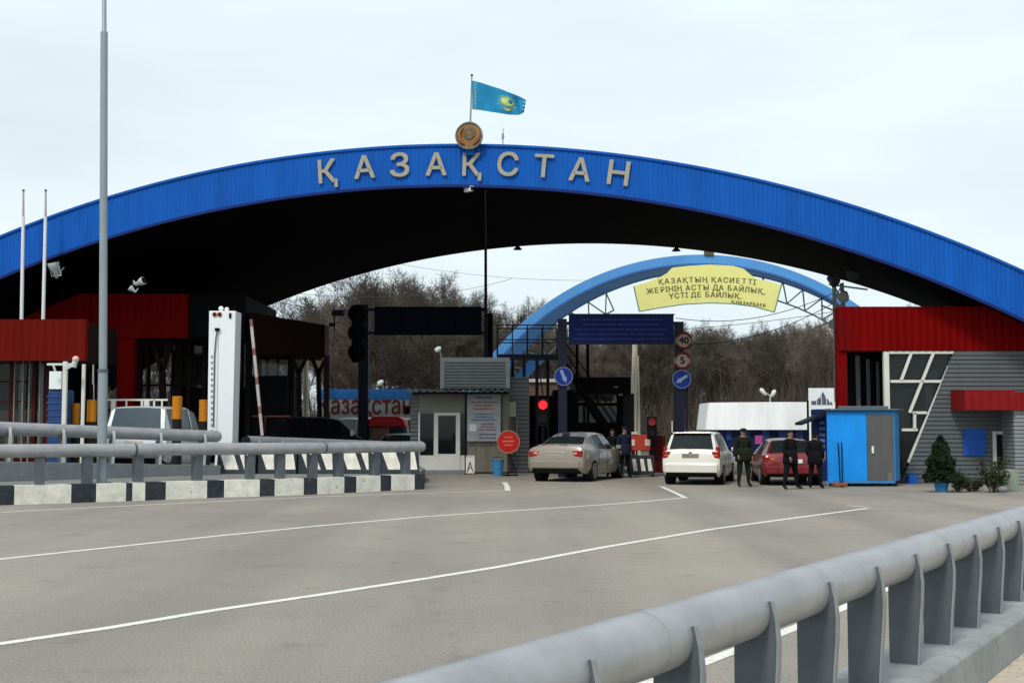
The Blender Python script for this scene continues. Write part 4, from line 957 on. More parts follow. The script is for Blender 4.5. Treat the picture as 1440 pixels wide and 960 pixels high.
# ---------------- platform with stairs
def rail(b, A_, B_, n, h=1.0, r=0.035):
    A_, B_ = Vector(A_), Vector(B_)
    for i in range(n + 1):
        q = A_.lerp(B_, i / n); b.bar(q, q + Vector((0, 0, h)), r * 1.4)
    for k in (0.5, 1.0): b.bar(A_ + Vector((0, 0, h * k)), B_ + Vector((0, 0, h * k)), r * 1.3)
YP = 52.5
pl = thing('inspection_platform', (at(760, 600, YP).x, YP, 0), 'dark blue steel inspection platform with railings and stairs above the sedan', 'platform')
xa, xb = at(699, 495, YP).x, at(826, 495, YP).x; zf = at(760, 498, YP).z; hr = at(760, 457, YP).z - zf
b = MB(); b.box(((xa + xb - 1.2) / 2, YP + 0.9, zf - 0.08), (xb - xa - 1.2, 1.8, 0.16)); b.build('deck', M['navy_steel'], pl)
b = MB(); rail(b, (xa, YP, zf), (xb - 1.2, YP, zf), 4, hr); rail(b, (xa, YP + 1.8, zf), (xb - 1.2, YP + 1.8, zf), 4, hr); b.bar((xa, YP, zf + hr), (xa, YP + 1.8, zf + hr), 0.05); b.build('railing', M['navy_steel'], pl)
for px in (721, 737, 755, 772):
    b = MB(); x = at(px, 540, YP).x; b.bar((x, YP + (0.05 if px % 2 else 1.7), 0), (x, YP + (0.05 if px % 2 else 1.7), zf), 0.13); b.build('leg', M['navy_steel'], pl)
for px in (812, 827):
    b = MB(); x = at(px, 540, YP).x; b.bar((x, YP + 0.2, 0), (x, YP + 0.2, at(px, 480, YP).z), 0.12); b.build('leg', M['dark'], pl)
b = MB(); xs, xe = xb - 1.2, xb + 2.0
for yy in (YP + 0.1, YP + 1.1): b.bar((xs, yy, zf), (xe, yy, 0.1), 0.06, 0.22)
b.build('stringer', M['dark'], pl)
b = MB()
for i in range(16):
    k = (i + 0.5) / 16; b.box((xs + (xe - xs) * k, YP + 0.6, zf + (0.1 - zf) * k), (0.2, 1.0, 0.03))
b.build('treads', M['dark'], pl)
b = MB(); rail(b, (xs, YP + 0.1, zf), (xe, YP + 0.1, 0.1), 4, 0.95); b.build('stair_railing', M['dark'], pl)
b = MB(); b.bar((xa, YP, zf), (at(737, 540, YP).x, YP, 0.4), 0.05); b.bar((at(755, 500, YP).x, YP + 0.05, zf), (at(773, 500, YP).x, YP + 0.05, 1.2), 0.05); b.build('brace', M['navy_steel'], pl)

# ---------------- dark checkpoint booth behind the sedan
YD = 54.0
dbh = thing('checkpoint_booth', (at(830, 600, YD).x, YD, 0), 'black checkpoint booth with flat awning behind the beige sedan', 'booth')
b = MB(); b.pbox(809, 887, 530, 553, YD - 1.2, 3.0); b.build('awning', M['dark'], dbh, bevel=0.03)
b = MB(); b.pbox(745, 778, 556, 655, YD + 1, 2); b.pbox(778.3, 809.8, 548, 655, YD, 3); b.pbox(810, 868, 594, 655, YD, 3); b.pbox(868, 876, 553, 655, YD, 0.3); b.pbox(810, 870, 566, 570, YD, 0.2); b.build('wall', M['dark'], dbh)
b = MB(); b.pbox(811, 868, 570, 594, YD + 0.1, 0.04); b.build('window', M['glass_dark'], dbh)
b = MB(); b.pbox(876, 892, 553, 655, YD + 0.6, 0.1); b.build('side_panel', mat('side_panel_grey', (0.05, 0.055, 0.06), 0.7), dbh)
b = MB(); b.pbox(870, 876, 553, 556, YD - 1.1, 0.06); b.pbox(863, 869, 543, 545, YD - 1.25, 0.04); b.build('lamp_strip', mat('strip_grey', (0.2, 0.2, 0.2), 0.6), dbh)
b = MB(); b.pbox(812, 862, 556, 564, YD + 2.5, 0.1); b.build('inner_sign', mat('inner_pale', (0.25, 0.25, 0.25), 0.7), dbh)
# concrete mast
mp_ = thing('utility_pole', (at(893, 600, 72).x, 72, 0), 'pale concrete pole standing behind the navy text panel', 'pole', 'concrete utility poles')
b = MB(); b.cyl((at(890.5, 640, 72).x, 72, 0), at(893, 470, 72), 0.21, 0.14, 8); b.build('shaft', M['cream_pole'], mp_, smooth=50)
b = MB(); b.cyl((at(899, 640, 72).x, 72, 0), at(896.5, 500, 72), 0.09, 0.07, 8); b.build('strut', M['cream_pole'], mp_)
mp2 = thing('utility_pole', (at(430, 600, 62).x, 62, 0), 'pale concrete pole seen between the dark struts of the left booth', 'pole', 'concrete utility poles')
b = MB(); b.cyl((at(430, 640, 62).x, 62, 0), at(430, 470, 62), 0.16, 0.12, 8); b.build('shaft', M['cream_pole'], mp2, smooth=50)
# red and white water-filled barriers between cars
t = thing('road_barrier', gnd(903, 668), 'red and white plastic barrier under the dim red traffic light', 'barrier')
for i, (px0, px1, y0, y1, mk) in enumerate(((888, 916, 612, 634, 'lamp_amber'),)):
    b = MB(); b.pbox(888, 918, 611, 633, 47.6, 0.12); b.build('board', mat('board_red', (0.52, 0.06, 0.035), 0.5), t, bevel=0.03)
for rb in ((907, 915, 617, 627), (888, 897, 607, 611), (888, 893, 618, 627)): b = MB(); b.pbox(*rb, 47.56, 0.04); b.build('reflector', mat('refl', (0.75, 0.55, 0.50), 0.4), t, bevel=0.02)
b = MB(); b.pbox(889, 893, 633, 662, 47.6, 0.1); b.pbox(913, 917, 633, 662, 47.6, 0.1); b.build('foot', M['red_frame'], t)
b = MB(); b.pbox(918, 936, 612, 664, 47.7, 0.5); b.build('cabinet', mat('cab_red', (0.09, 0.004, 0.006), 0.6), t, bevel=0.02)
t = thing('striped_block', (at(903, 655, 46.5).x, 46.5, 0), 'low dark block with white slanted stripes behind the sedan front wheel', 'concrete block')
b = MB(); b.pbox(886, 920, 640, 668, 46.5, 0.4); b.build('block_body', M['kerb_black'], t, bevel=0.02)
for px in (889, 900, 910):
    b = MB(); b.ext([pp(px, 645, 46.48), pp(px + 5, 645, 46.48), pp(px + 8, 662, 46.48), pp(px + 2, 662, 46.48)], (0, -0.006, 0)); b.build('white_stripe', M['kerb_white'], t)

# ================================================================ LIGHT BLUE SECOND ARCH
YA, YB2 = 66.0, 68.2
ac = at(985, 358, YA); RA = 13.9
ag = thing('arch_gate', (ac.x, YA, 0), 'light blue double arch gate behind the main canopy', 'arch')
ac2 = Vector((ac.x + 0.75, YB2, ac.z - 0.15))
def apt(c, r, s, dy=0): return Vector((c.x + r * math.sin(s), c.y + dy, c.z - RA + r * math.cos(s)))
S1 = 1.25
def band(c, r0, r1, nm, m, dep=0.3, s0=-S1, s1=S1):
    b = MB(); n = 72
    for i in range(n):
        a0, a1 = s0 + (s1 - s0) * i / n, s0 + (s1 - s0) * (i + 1) / n
        b.ext([apt(c, r0, a0), apt(c, r0, a1), apt(c, r1, a1), apt(c, r1, a0)], (0, dep, 0))
    b.build(nm, m, ag)
band(ac, RA - 0.46, RA, 'front_band', M['lightblue'])
band(ac2, RA - 0.46, RA, 'rear_band', M['lightblue'])
b = MB(); n = 60
for i in range(n):
    a0, a1 = -S1 + 2 * S1 * i / n, -S1 + 2 * S1 * (i + 1) / n
    q = [apt(ac, RA - 0.42, a0, 0.3), apt(ac, RA - 0.42, a1, 0.3), apt(ac2, RA - 0.42, a1), apt(ac2, RA - 0.42, a0)]
    b.ext(q, (0, 0, 0.08))
b.build('soffit', mat('soffit_lit_blue', (0.14, 0.36, 0.80), 0.6, 0, 0.08), ag)  # same blue as the bands, brightened in colour to look lit from below
b = MB()
for i in range(72):
    a0, a1 = -S1 + 2 * S1 * i / 72, -S1 + 2 * S1 * (i + 1) / 72
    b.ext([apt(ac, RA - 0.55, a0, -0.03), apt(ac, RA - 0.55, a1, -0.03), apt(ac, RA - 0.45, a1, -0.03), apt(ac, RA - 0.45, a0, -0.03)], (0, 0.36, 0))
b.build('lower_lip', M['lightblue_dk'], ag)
b = MB(); b.ext([pp(752, 497, YA + 2), pp(776, 497, YA + 2), pp(748, 524, YA + 2), pp(738, 533, YA + 2), pp(721, 533, YA + 2)], (0, 0.3, 0)); b.build('foot_brace', M['lightblue'], ag)
b = MB(); rl = RA - 1.45
def lat(s0, s1, n):
    for i in range(n):
        a0, a1 = s0 + (s1 - s0) * i / n, s0 + (s1 - s0) * (i + 1) / n; am = (a0 + a1) / 2
        b.bar(apt(ac2, rl, a0, 0.1), apt(ac2, rl, a1, 0.1), 0.08); b.bar(apt(ac2, RA - 0.46, a0, 0.1), apt(ac2, rl, am, 0.1), 0.07); b.bar(apt(ac2, rl, am, 0.1), apt(ac2, RA - 0.46, a1, 0.1), 0.07)
lat(-0.98, -0.42, 7); b.bar(apt(ac2, RA - 0.46, -0.42, 0.1), apt(ac2, rl, -0.42, 0.1), 0.07); b.build('lattice', M['truss'], ag)
b = MB(); lat(0.22, 0.80, 7); b.bar(apt(ac2, RA - 0.46, 0.22, 0.1), apt(ac2, rl, 0.22, 0.1), 0.07); b.build('lattice', M['truss'], ag)
b = MB(); b.pbox(991, 1004, 349, 359, YA - 0.1, 0.3); b.build('crown_bracket', mat('bracket_olive', (0.10, 0.09, 0.05), 0.7), ag)
# banner: the ring sector hanging in the arch
bn = thing('banner', at(997, 400, YA - 0.4), 'yellow curved banner with three lines of dark lettering in the light blue arch', 'banner')
YN = YA - 0.5
out = [(891, 402), (910, 396.5), (930, 388.5), (938, 384), (945, 376.5), (965, 374), (997, 372), (1030, 373.5), (1046, 378), (1054, 385), (1062, 391), (1080, 395), (1099, 400.5), (1089, 439), (1060, 431), (1030, 427), (997, 426), (960, 428), (930, 432.5), (899, 438)]
b = MB(); b.ext([pp(x, y, YN) for x, y in out], (0, 0.05, 0)); b.build('cloth', M['yellow'], bn)
b = MB(); P_ = [pp(x, y, YN - 0.02) for x, y in out]
for i in range(12, len(P_)): b.bar(P_[i], P_[(i + 1) % len(P_)], 0.05, 0.05)
b.build('frame', M['teal_frame'], bn)
def arc_text(txt, px0, px1, yfun, size_px, name):
    # glyphs laid along a shallow arc, each on the banner
    s = size_px / (FPX / YN); body = bpy.data.objects.new('x', None)
    n = len(txt); wts = [0.45 if c in " .,І" else (1.25 if c in 'ЖЫ' else 1.0) for c in txt]; tot = sum(wts); x = 0
    for c, w_ in zip(txt, wts):
        px = px0 + (px1 - px0) * (x + w_ / 2) / tot; x += w_
        if c == ' ': continue
        py = yfun(px); sl = -(yfun(px + 2) - yfun(px - 2)) / 4
        o = text_obj(name, c, s / 0.728, M['olive'], bn, pp(px, py, YN - 0.012), 0.008, 0.010, tilt=math.atan(sl), align='CENTER')
arc_text('ҚАЗАҚТЫҢ ҚАСИЕТТІ', 925, 1063, lambda x: 393.5 + 0.00075 * (x - 992) ** 2, 7.5, 'lettering')
arc_text('ЖЕРІНІҢ АСТЫ ДА БАЙЛЫҚ,', 909, 1077, lambda x: 404.5 + 0.00085 * (x - 992) ** 2, 7.5, 'lettering')
arc_text('ҮСТІ ДЕ БАЙЛЫҚ.', 940, 1044, lambda x: 414.5 + 0.0009 * (x - 992) ** 2, 7.5, 'lettering')
arc_text('Н.НАЗАРБАЕВ', 1028, 1077, lambda x: 424 + 0.12 * (x - 1028), 4.4, 'lettering')

# pylon with lamps at the right end of the second arch
py_ = thing('lighting_pylon', (at(1188, 600, 50).x, 50, 0), 'galvanised lattice mast with floodlights rising behind the corner of the red roof', 'pylon')
b = MB(); xc = at(1189, 500, 50).x; zt_ = at(1180, 398, 50).z
cs = [(xc - .3, 50 - .3), (xc + .3, 50 - .3), (xc + .3, 50 + .3), (xc - .3, 50 + .3)]
tp = [(xc - .40, 50 - .15), (xc - .10, 50 - .15), (xc - .10, 50 + .15), (xc - .40, 50 + .15)]
for (x, y), (x2, y2) in zip(cs, tp): b.bar((x, y, 0), (x2, y2, zt_), 0.07)
nn_ = 12
for k in range(nn_):
    for i in range(4):
        j = (i + 1) % 4; f0, f1 = k / nn_, (k + 1) / nn_
        A_ = Vector((cs[i][0] + (tp[i][0] - cs[i][0]) * f0, cs[i][1] + (tp[i][1] - cs[i][1]) * f0, zt_ * f0)); B_ = Vector((cs[j][0] + (tp[j][0] - cs[j][0]) * f1, cs[j][1] + (tp[j][1] - cs[j][1]) * f1, zt_ * f1)); b.bar(A_, B_, 0.045)
b.build('mast', M['truss'], py_)
for k, (dx, dz, an_) in enumerate(((-0.45, 0.2, 0.6), (0.3, -0.6, -0.5), (0.1, -1.6, 0.2), (-0.2, -2.0, -0.3), (0.5, 0.5, 0.2))):
    b = MB(); c0 = Vector((xc - 0.35 + dx * 0.85, 49.5, zt_ + dz * 0.75)); b.cyl(c0, c0 + Vector((0.35 * math.sin(an_), -0.3, -0.2)), 0.10, 0.24, 12); b.build('floodlight', M['truss'] if k % 2 else mat('lamp_dim', (0.12, 0.15, 0.16), 0.6), py_, smooth=50)
b = MB(); b.bar((xc - 0.7, 49.6, zt_ - 0.1), (xc + 0.8, 49.6, zt_ - 0.3), 0.06); b.bar((xc - 1.5, 49.7, zt_ - 1.9), (xc + 0.5, 49.7, zt_ - 1.1), 0.06); b.bar((xc - 1.0, 49.7, zt_ - 0.9), (xc + 0.9, 49.7, zt_ - 1.7), 0.06); b.build('crossarm', M['truss'], py_)
# cables
def cable(a_, c_, sag, label, r=0.014):
    pts = [Vector(a_).lerp(Vector(c_), i / 16) - Vector((0, 0, sag * 4 * (i / 16) * (1 - i / 16))) for i in range(17)]
    o = MB().tube(pts, r, 4, caps=False).build('cable', mat('cable_grey', (0.06, 0.06, 0.065), 0.8) if 'cable_m' not in M else M['cable_m'], recalc=False); return tag(o, label, 'cable', 'overhead cables')
M['cable_m'] = mat('cable_grey', (0.07, 0.07, 0.075), 0.8)
cable(at(1172, 412, 50), at(950, 447, 52), 0.5, 'overhead cable running from the pylon down to the middle gantry')
cable(at(1172, 426, 50), at(968, 484, 48), 0.4, 'overhead cable from the pylon to the top ringed sign')
cable(at(1185, 436, 60), at(640, 452, 75), 0.8, 'long low overhead cable across the view behind the yellow banner')
cable(at(1150, 470, 88), at(760, 465, 80), 0.6, 'overhead cable low in front of the trees right of the middle gantry')
cable(at(380, 408, 70), at(720, 392, 92), 0.8, 'overhead cable crossing the sky above the left trees')
cable(at(395, 425, 66), at(560, 425, 92), 0.5, 'overhead cable just above the left booth roof')
cable(at(520, 363, 90), at(980, 384, 95), 1.0, 'overhead cable crossing the sky left of the yellow banner', 0.012)

# ================================================================ PAVILION, LAMPS, SIGN BOARD
YV = 82.0; KV = 82.0 / 62
pv = thing('pavilion', (at(1085, 600, YV).x, YV, 0), 'low pavilion with rounded silver roof band and dark blue walls', 'building')
cx_ = at(1092, 585, YV).x; zt_, zb_ = at(0, 566, YV).z, at(0, 604, YV).z
def arcwall(b, hw, y, z0, z1, bulge, n=40, flare=0.0):
    vs = []
    for i in range(n + 1):
        s = -1 + 2 * i / n; x = cx_ + hw * s
        for (z, f) in ((z0, 1.0 + flare), (z0 + (z1 - z0) * 0.75, 1.0 + flare * 0.3), (z1, 1.0)):
            vs.append((cx_ + hw * f * s, y - bulge * (1 - s * s) * f, z))
    b.add(vs, [(3 * i + k, 3 * i + 3 + k, 3 * i + 4 + k, 3 * i + 1 + k) for i in range(n) for k in (0, 1)])
    m_ = len(vs) // 3; b.add([vs[3 * i + 2] for i in range(m_)] + [(cx_ + hw, y + 4, z1), (cx_ - hw, y + 4, z1)], [tuple(range(m_ + 2))])
    b.add([vs[0], vs[1], vs[2], (cx_ - hw, y + 4, z1), (cx_ - hw * (1 + flare), y + 4, z0)], [(0, 1, 2, 3, 4)])
    b.add([vs[-3], vs[-2], vs[-1], (cx_ + hw, y + 4, z1), (cx_ + hw * (1 + flare), y + 4, z0)], [(0, 1, 2, 3, 4)])
b = MB(); arcwall(b, 3.28 * KV, YV, zb_, zt_, 1.6 * KV, flare=0.05); b.build('roof_band', M['silver'], pv, recalc=False, smooth=30)
b = MB(); arcwall(b, 3.1 * KV, YV + 0.2, 0, zb_ + 0.02, 1.5 * KV); b.build('wall', M['navy_wall'], pv, recalc=False, smooth=30)
for i in range(7):
    b = MB(); s = -0.75 + i * 0.25; x = cx_ + 3.1 * KV * s; y = YV + 0.2 - 1.5 * KV * (1 - s * s) - 0.03; b.box((x, y, 1.6), (0.5, 0.03, 1.1), -math.atan(2 * s * 1.5 / 3.1) * -1 if False else 0); b.build('window', mat('win_blue', (0.03, 0.06, 0.20), 0.3), pv)
b = MB(); b.pbox(1062, 1072, 612, 624, YV - 2.1, 0.05); b.build('poster', mat('poster_pink', (0.40, 0.06, 0.22), 0.6), pv)
b = MB(); b.pbox(1123, 1124.5, 567, 604, YV - 1.75, 0.05); b.build('seam', M['post'], pv)
t = thing('street_lamp', (at(1082, 600, 92).x, 92, 0), 'double headed street lamp rising above the silver roof band', 'street lamp', 'street lamps beyond the gate')
b = MB(); a = at(1081, 566, 92); b.cyl((a.x, 92, 0), at(1083, 556, 92), 0.08, 0.05, 8); b.bar(at(1083, 556, 92), at(1075, 551, 92), 0.06); b.bar(at(1083, 556, 92), at(1086, 552, 92), 0.06); b.build('pole', M['truss'], t)
for c0, c1 in ((at(1069, 546, 92), at(1077, 556, 92)), (at(1090, 548, 92), at(1085, 558, 92))):
    b = MB(); d = c1 - c0; b.tube([c0, c0 + d * .2, c0 + d * .7, c1], [0.05, 0.16, 0.15, 0.06], 10); b.build('lamp_head', M['warm_white'], t, smooth=60)
for (px, py, lab) in ((617, 490, 'street lamp with a single pale head above the hut roof box'), (536, 537, 'street lamp with a single pale head between the left column and the hut')):
    t = thing('street_lamp', (at(px, 600, 82).x, 82, 0), lab, 'street lamp', 'street lamps beyond the gate')
    b = MB(); a = at(px + 4, py + 2, 82); b.tube([(a.x, 82, 0), (a.x, 82, a.z - 0.5), (a.x - 0.1, 82, a.z - 0.1), at(px, py, 82)], 0.06, 6); b.build('pole', mat('lamp_pole_dim', (0.12, 0.115, 0.11), 0.8), t)
    b = MB(); c0 = at(px - 5, py + 4, 82); c1 = at(px + 3, py - 2, 82); d = c1 - c0; b.tube([c0, c0 + d * .2, c0 + d * .7, c1], [0.05, 0.17, 0.15, 0.06], 10); b.build('lamp_head', M['truss'], t, smooth=60)
# tower logo board
YL = 78.5
t = thing('sign_board', (at(1155, 600, YL).x, YL, 0), 'tall white sign board with grey tower silhouettes behind the blue kiosk', 'sign')
b = MB(); b.pbox(1138, 1174, 545.5, 660, YL, 0.12); b.build('panel', M['white_box'], t, bevel=0.01)
b = MB()
sil = [(1141, 569), (1141, 563.5), (1147, 563.5), (1148, 561.5), (1150.5, 561), (1151, 558), (1153.5, 560), (1154, 557), (1157.4, 550.5), (1160.5, 557), (1162, 562), (1163.5, 560), (1166, 564), (1167, 567), (1169, 564), (1171, 569)]
b.ext([pp(x, y, YL - 0.006) for x, y in sil], (0, -0.008, 0)); b.build('towers', mat('logo_grey', (0.10, 0.12, 0.16), 0.7), t)
b = MB(); b.pbox(1148, 1148.9, 561, 569, YL - 0.02, 0.004); b.pbox(1155, 1155.8, 557, 569, YL - 0.02, 0.004); b.pbox(1162, 1162.8, 562, 569, YL - 0.02, 0.004); b.build('tower_lines', M['white_box'], t)
b = MB(); word_lines(b, 1141, 1154, 582, 589, 2, YL - 0.01, 5, 1, 0.6); word_lines(b, 1140, 1149, 594, 602, 2, YL - 0.01, 8, 1, 0.8); b.build('lettering', mat('ink2', (0.25, 0.27, 0.36), 0.7), t)
b = MB(); b.pbox(1135.5, 1138, 563, 660, YL + 0.02, 0.1); b.build('frame', M['dark'], t)
t = thing('street_stall', (at(1155, 600, 42.5).x, 42.5, 0), 'blue advertising stall with dark slanted awning left of the kiosk', 'stall')
YQ = 42.5
b = MB(); b.pbox(1149, 1166, 575, 676, YQ, 0.8); b.build('body', mat('stall_blue', (0.010, 0.03, 0.15), 0.6, 0, 0.3, 4), t)
b = MB(); b.ext([pp(1127, 594, YQ - 0.5), pp(1150, 584.5, YQ - 0.5), pp(1168, 574, YQ - 0.5), pp(1168, 581, YQ - 0.5), pp(1150, 589, YQ - 0.5), pp(1128, 597.5, YQ - 0.5)], (0, 1.0, 0)); b.build('awning', M['navy_steel'], t)
b = MB(); word_lines(b, 1151, 1162, 590, 640, 6, YQ - 0.01, 9, 1, 0.6, rowh=0.5); b.build('lettering', mat('ink3', (0.16, 0.22, 0.42), 0.7), t)
b = MB(); b.pbox(1152, 1161, 634, 646, YQ - 0.02, 0.02); b.build('poster', mat('poster', (0.35, 0.20, 0.28), 0.7), t)
# wooden-yellow sliver? far billboard on the left
YW = 64.0
t = thing('billboard', (at(520, 600, YW).x, YW, 0), 'white and blue billboard with large red lettering left of the hut', 'billboard')
b = MB(); b.pbox(448, 584, 548, 646, YW, 0.2); b.build('panel', mat('bill_white', (0.50, 0.53, 0.55), 0.6), t)
b = MB(); b.pbox(448, 584, 547, 561, YW - 0.03, 0.03); b.build('blue_band', mat('bill_blue', (0.03, 0.17, 0.50), 0.6), t)
s_ = 23 / (FPX / YW) / 0.73
text_obj('lettering', 'Қазақстан', s_ * 1.15, mat('bill_red', (0.18, 0.02, 0.012), 0.6), t, pp(513, 571, YW - 0.04), 0.02, 0.012, width=130 / (FPX / YW))
t = thing('umbrella_stall', (at(545, 600, 57).x, 57, 0), 'small stall under a bright red rounded awning before the billboard', 'stall')
b = MB(); prof = [(518, 600), (519, 590), (524, 585), (560, 585), (567, 590), (571, 600)]
b.ext([pp(x, y, 57) for x, y in prof], (0, 1.6, 0)); b.build('awning', mat('awn_red', (0.60, 0.012, 0.02), 0.5), t, bevel=0.05)
b = MB(); b.pbox(522, 543, 600, 650, 57.3, 1.2); b.build('counter', mat('counter_pink', (0.30, 0.16, 0.13), 0.7), t)
b = MB(); b.pbox(567, 570, 600, 655, 57.1, 0.1); b.pbox(519, 521, 600, 655, 57.1, 0.1); b.build('post', M['post'], t)

# ================================================================ LEFT SIDE: LAMP POLE, FLAG POLES, CANOPIES, BOOTHS
q, d = kerb_at(143); q = back(q, d, 0.62); Yp_ = q.y
lp = thing('lamp_pole', (q.x, q.y, iz), 'tall grey steel lamp pole rising behind the front barrier past the top of the view', 'pole')
xb_ = at(143.5, 660, Yp_).x; xm = at(144.8, 522, Yp_); xt = at(146.5, 46, Yp_); xtt = at(147, -140, Yp_)
b = MB(); b.cyl((xb_, Yp_, iz), xm, 0.122, 0.112, 20); b.build('lower_shaft', M['pole_grey'], lp, smooth=60)
b = MB(); b.cyl(xm - Vector((0, 0, 0.02)), xm + Vector((0, 0, 0.05)), 0.128, None, 20); b.build('collar', M['post'], lp, smooth=60)
b = MB(); b.tube([xm + Vector((0, 0, .02)), xt], [0.098, 0.088], 20); b.build('upper_shaft', M['pole_grey'], lp, smooth=60)
b = MB(); b.tube([xt, xt + Vector((0, 0, 0.05)), xtt, xtt + Vector((0, 0, 1.5))], [0.088, 0.055, 0.045, 0.04], 14); b.build('top_shaft', M['pole_grey'], lp, smooth=60)
b = MB(); b.box((xb_, Yp_, iz + 0.02), (0.42, 0.42, 0.04)); b.build('base_plate', M['post'], lp)
for i, (x0_, x1_) in enumerate(((28.5, 33), (57.5, 64.3))):
    Yf = 43.5
    t = thing('flag_pole', (at(x0_, 600, Yf).x, Yf, iz), ['bare white flagpole farthest left, by the photo edge', 'bare white flagpole, the right one of the pair on the left'][i], 'flagpole', 'bare white flagpoles')
    b = MB(); A_ = Vector((at(x0_, 600, Yf).x, Yf, iz)); C_ = at(x1_ - 0.3, 305, Yf); E_ = at(x1_, 268, Yf)
    b.cyl(A_, C_, 0.075, 0.055, 10); b.build('shaft', M['white'], t, smooth=60)
    b = MB(); b.cyl(C_, E_, 0.045, 0.03, 8); b.build('top_section', mat('pole_top', (0.42, 0.38, 0.38), 0.6), t, smooth=60)
    b = MB(); b.sph(E_, 0.05, 8); b.build('finial', M['post'], t, smooth=60)
# front red-brown canopy (in front of the arch)
YC = 40.5
ca = thing('toll_booth', (at(60, 600, YC).x, YC, iz), 'glazed booth under the lit reddish-brown canopy at the left edge', 'booth', 'checkpoint booths on the left')
corr_panel('canopy_fascia', -160, 120, 449, 507, YC, M['red_brown'], ca, 0.24, 0.03, 0.25)
b = MB(); b.pbox(-158, 117, 451, 505, YC + 0.26, 3.5); b.build('canopy_roof', M['dkred'], ca)
b = MB()
for px in (-60, 12, 44, 62): b.pbox(px, px + 5, 507.5, 667, YC + 1.0, 0.15)
for py in (535, 563): b.pbox(-60, 40, py, py + 1.6, YC + 0.95, 0.06)
b.build('frame', M['red_frame'], ca)
b = MB()
for px in (18, 30, 39, 54): b.pbox(px, px + 1.6, 508, 660, YC + 0.9, 0.05)
b.build('mullion', mat('mullion_pale', (0.22, 0.20, 0.18), 0.7), ca)
b = MB(); b.pbox(-60, 66, 508, 640, YC + 1.1, 0.03); b.build('glazing', M['glass_see'], ca)
b = MB(); b.pbox(-60, 66, 640, 667, YC + 1.05, 0.1); b.build('low_wall', M['red_frame'], ca)
# main under-arch canopy
YE = 49.0
cm = thing('toll_booth', (at(240, 600, YE).x, YE, iz), 'long dark booth row under the red fascia beneath the arch', 'booth', 'checkpoint booths on the left')
corr_panel('canopy_fascia', -60, 264, 413, 475, YE, M['red'], cm, 0.28, 0.03, 0.25)
b = MB(); b.pbox(-58, 345, 415, 473, YE + 0.26, 6.5); b.build('canopy_roof', M['dark'], cm)  # past the red fascia this dark box stands for the fascia's shaded end
b = MB(); b.pbox(163, 187, 475.3, 668, YE + 0.1, 0.5); b.build('column', M['red'], cm, bevel=0.03)
for cxp in (228, 130):
    b = MB(); A_ = Vector((at(cxp + 3, 668, YE + 1).x, YE + 1, iz)); K_ = at(cxp, 522, YE + 1)
    b.bar(A_, K_, 0.22); b.bar(K_, at(cxp - 15, 476, YE + 1), 0.18); b.bar(K_, at(cxp + 14, 476, YE + 1), 0.18); b.build('forked_strut', M['dkred'], cm)
b = MB()
for px, w_ in ((118, 4), (192, 6), (205, 4), (244, 10), (262, 5), (283, 5), (330, 8)): b.pbox(px, px + w_, 475, 668, YE + 2.0, 0.2)
for py in (540, 575): b.pbox(120, 240, py, py + 3, YE + 2.05, 0.1)
b.build('frame', M['dkred'], cm)
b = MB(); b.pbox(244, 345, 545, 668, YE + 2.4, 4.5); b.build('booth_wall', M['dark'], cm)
b = MB(); b.pbox(118, 345, 476, 545, YE + 2.3, 0.03); b.pbox(118, 244, 545, 640, YE + 2.3, 0.03); b.build('glazing', M['glass_see'], cm)
b = MB()
for px in (249, 256, 270, 278, 291, 301): b.pbox(px, px + 4, 486, 548, YE + 3.0, 0.05)
b.build('blind_slat', mat('blind', (0.10, 0.10, 0.10), 0.8), cm)
b = MB(); b.pbox(345, 352, 440, 668, YE + 0.5, 0.3); b.build('end_column', M['dark'], cm)
# right booth with its own darker fascia
bb = thing('toll_booth', (at(410, 600, 47.5).x, 47.5, iz), 'black booth with forked struts and a dull red roof end, left of the traffic light', 'booth', 'checkpoint booths on the left')
A1, A2 = at(352, 439, 47), at(457, 457, 51.5); Bz = at(400, 501, 48).z
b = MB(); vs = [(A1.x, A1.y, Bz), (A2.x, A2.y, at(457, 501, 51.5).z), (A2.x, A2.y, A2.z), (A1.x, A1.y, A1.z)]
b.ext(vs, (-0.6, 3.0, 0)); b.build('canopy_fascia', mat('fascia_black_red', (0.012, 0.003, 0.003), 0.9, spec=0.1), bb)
e0, e1 = at(457.3, 457, 51.4), at(462, 459, 53.5)
b = MB(); b.ext([(e0.x, e0.y, Bz - 0.1), (e1.x, e1.y, Bz - 0.05), e1, (e0.x, e0.y, e0.z)], (0.02, 0, 0)); b.build('fascia_end', M['red_frame'], bb)
for cxp, Yk in ((421, 50), (449, 51.5)):
    b = MB(); A_ = Vector((at(cxp + 2, 660, Yk).x, Yk, iz)); K_ = at(cxp - 1, 525, Yk)
    b.bar(A_, K_, 0.17); b.bar(K_, at(cxp - 12, 500, Yk), 0.14); b.bar(K_, at(cxp + 11, 500, Yk), 0.14); b.build('forked_strut', M['dark'], bb)
b = MB()
for px, w_ in ((404, 9), (455, 7), (372, 4), (388, 3)): b.pbox(px, px + w_, 500, 660, 51, 0.2)
b.build('frame', M['dkred'], bb)
b = MB(); b.pbox(352, 404, 528, 660, 50.5, 2.5); b.build('booth_wall', M['dark'], bb)
b = MB(); b.pbox(352, 404, 500, 528, 50.6, 0.03); b.build('glazing', M['glass_see'], bb)
b = MB(); b.pbox(372, 374, 585, 612, 46.2, 0.05); b.pbox(407, 409, 585, 612, 46.2, 0.05); b.pbox(355, 409, 584, 586, 46.2, 0.05); b.build('hand_rail', mat('rail_dkred', (0.10, 0.02, 0.02), 0.7), bb)
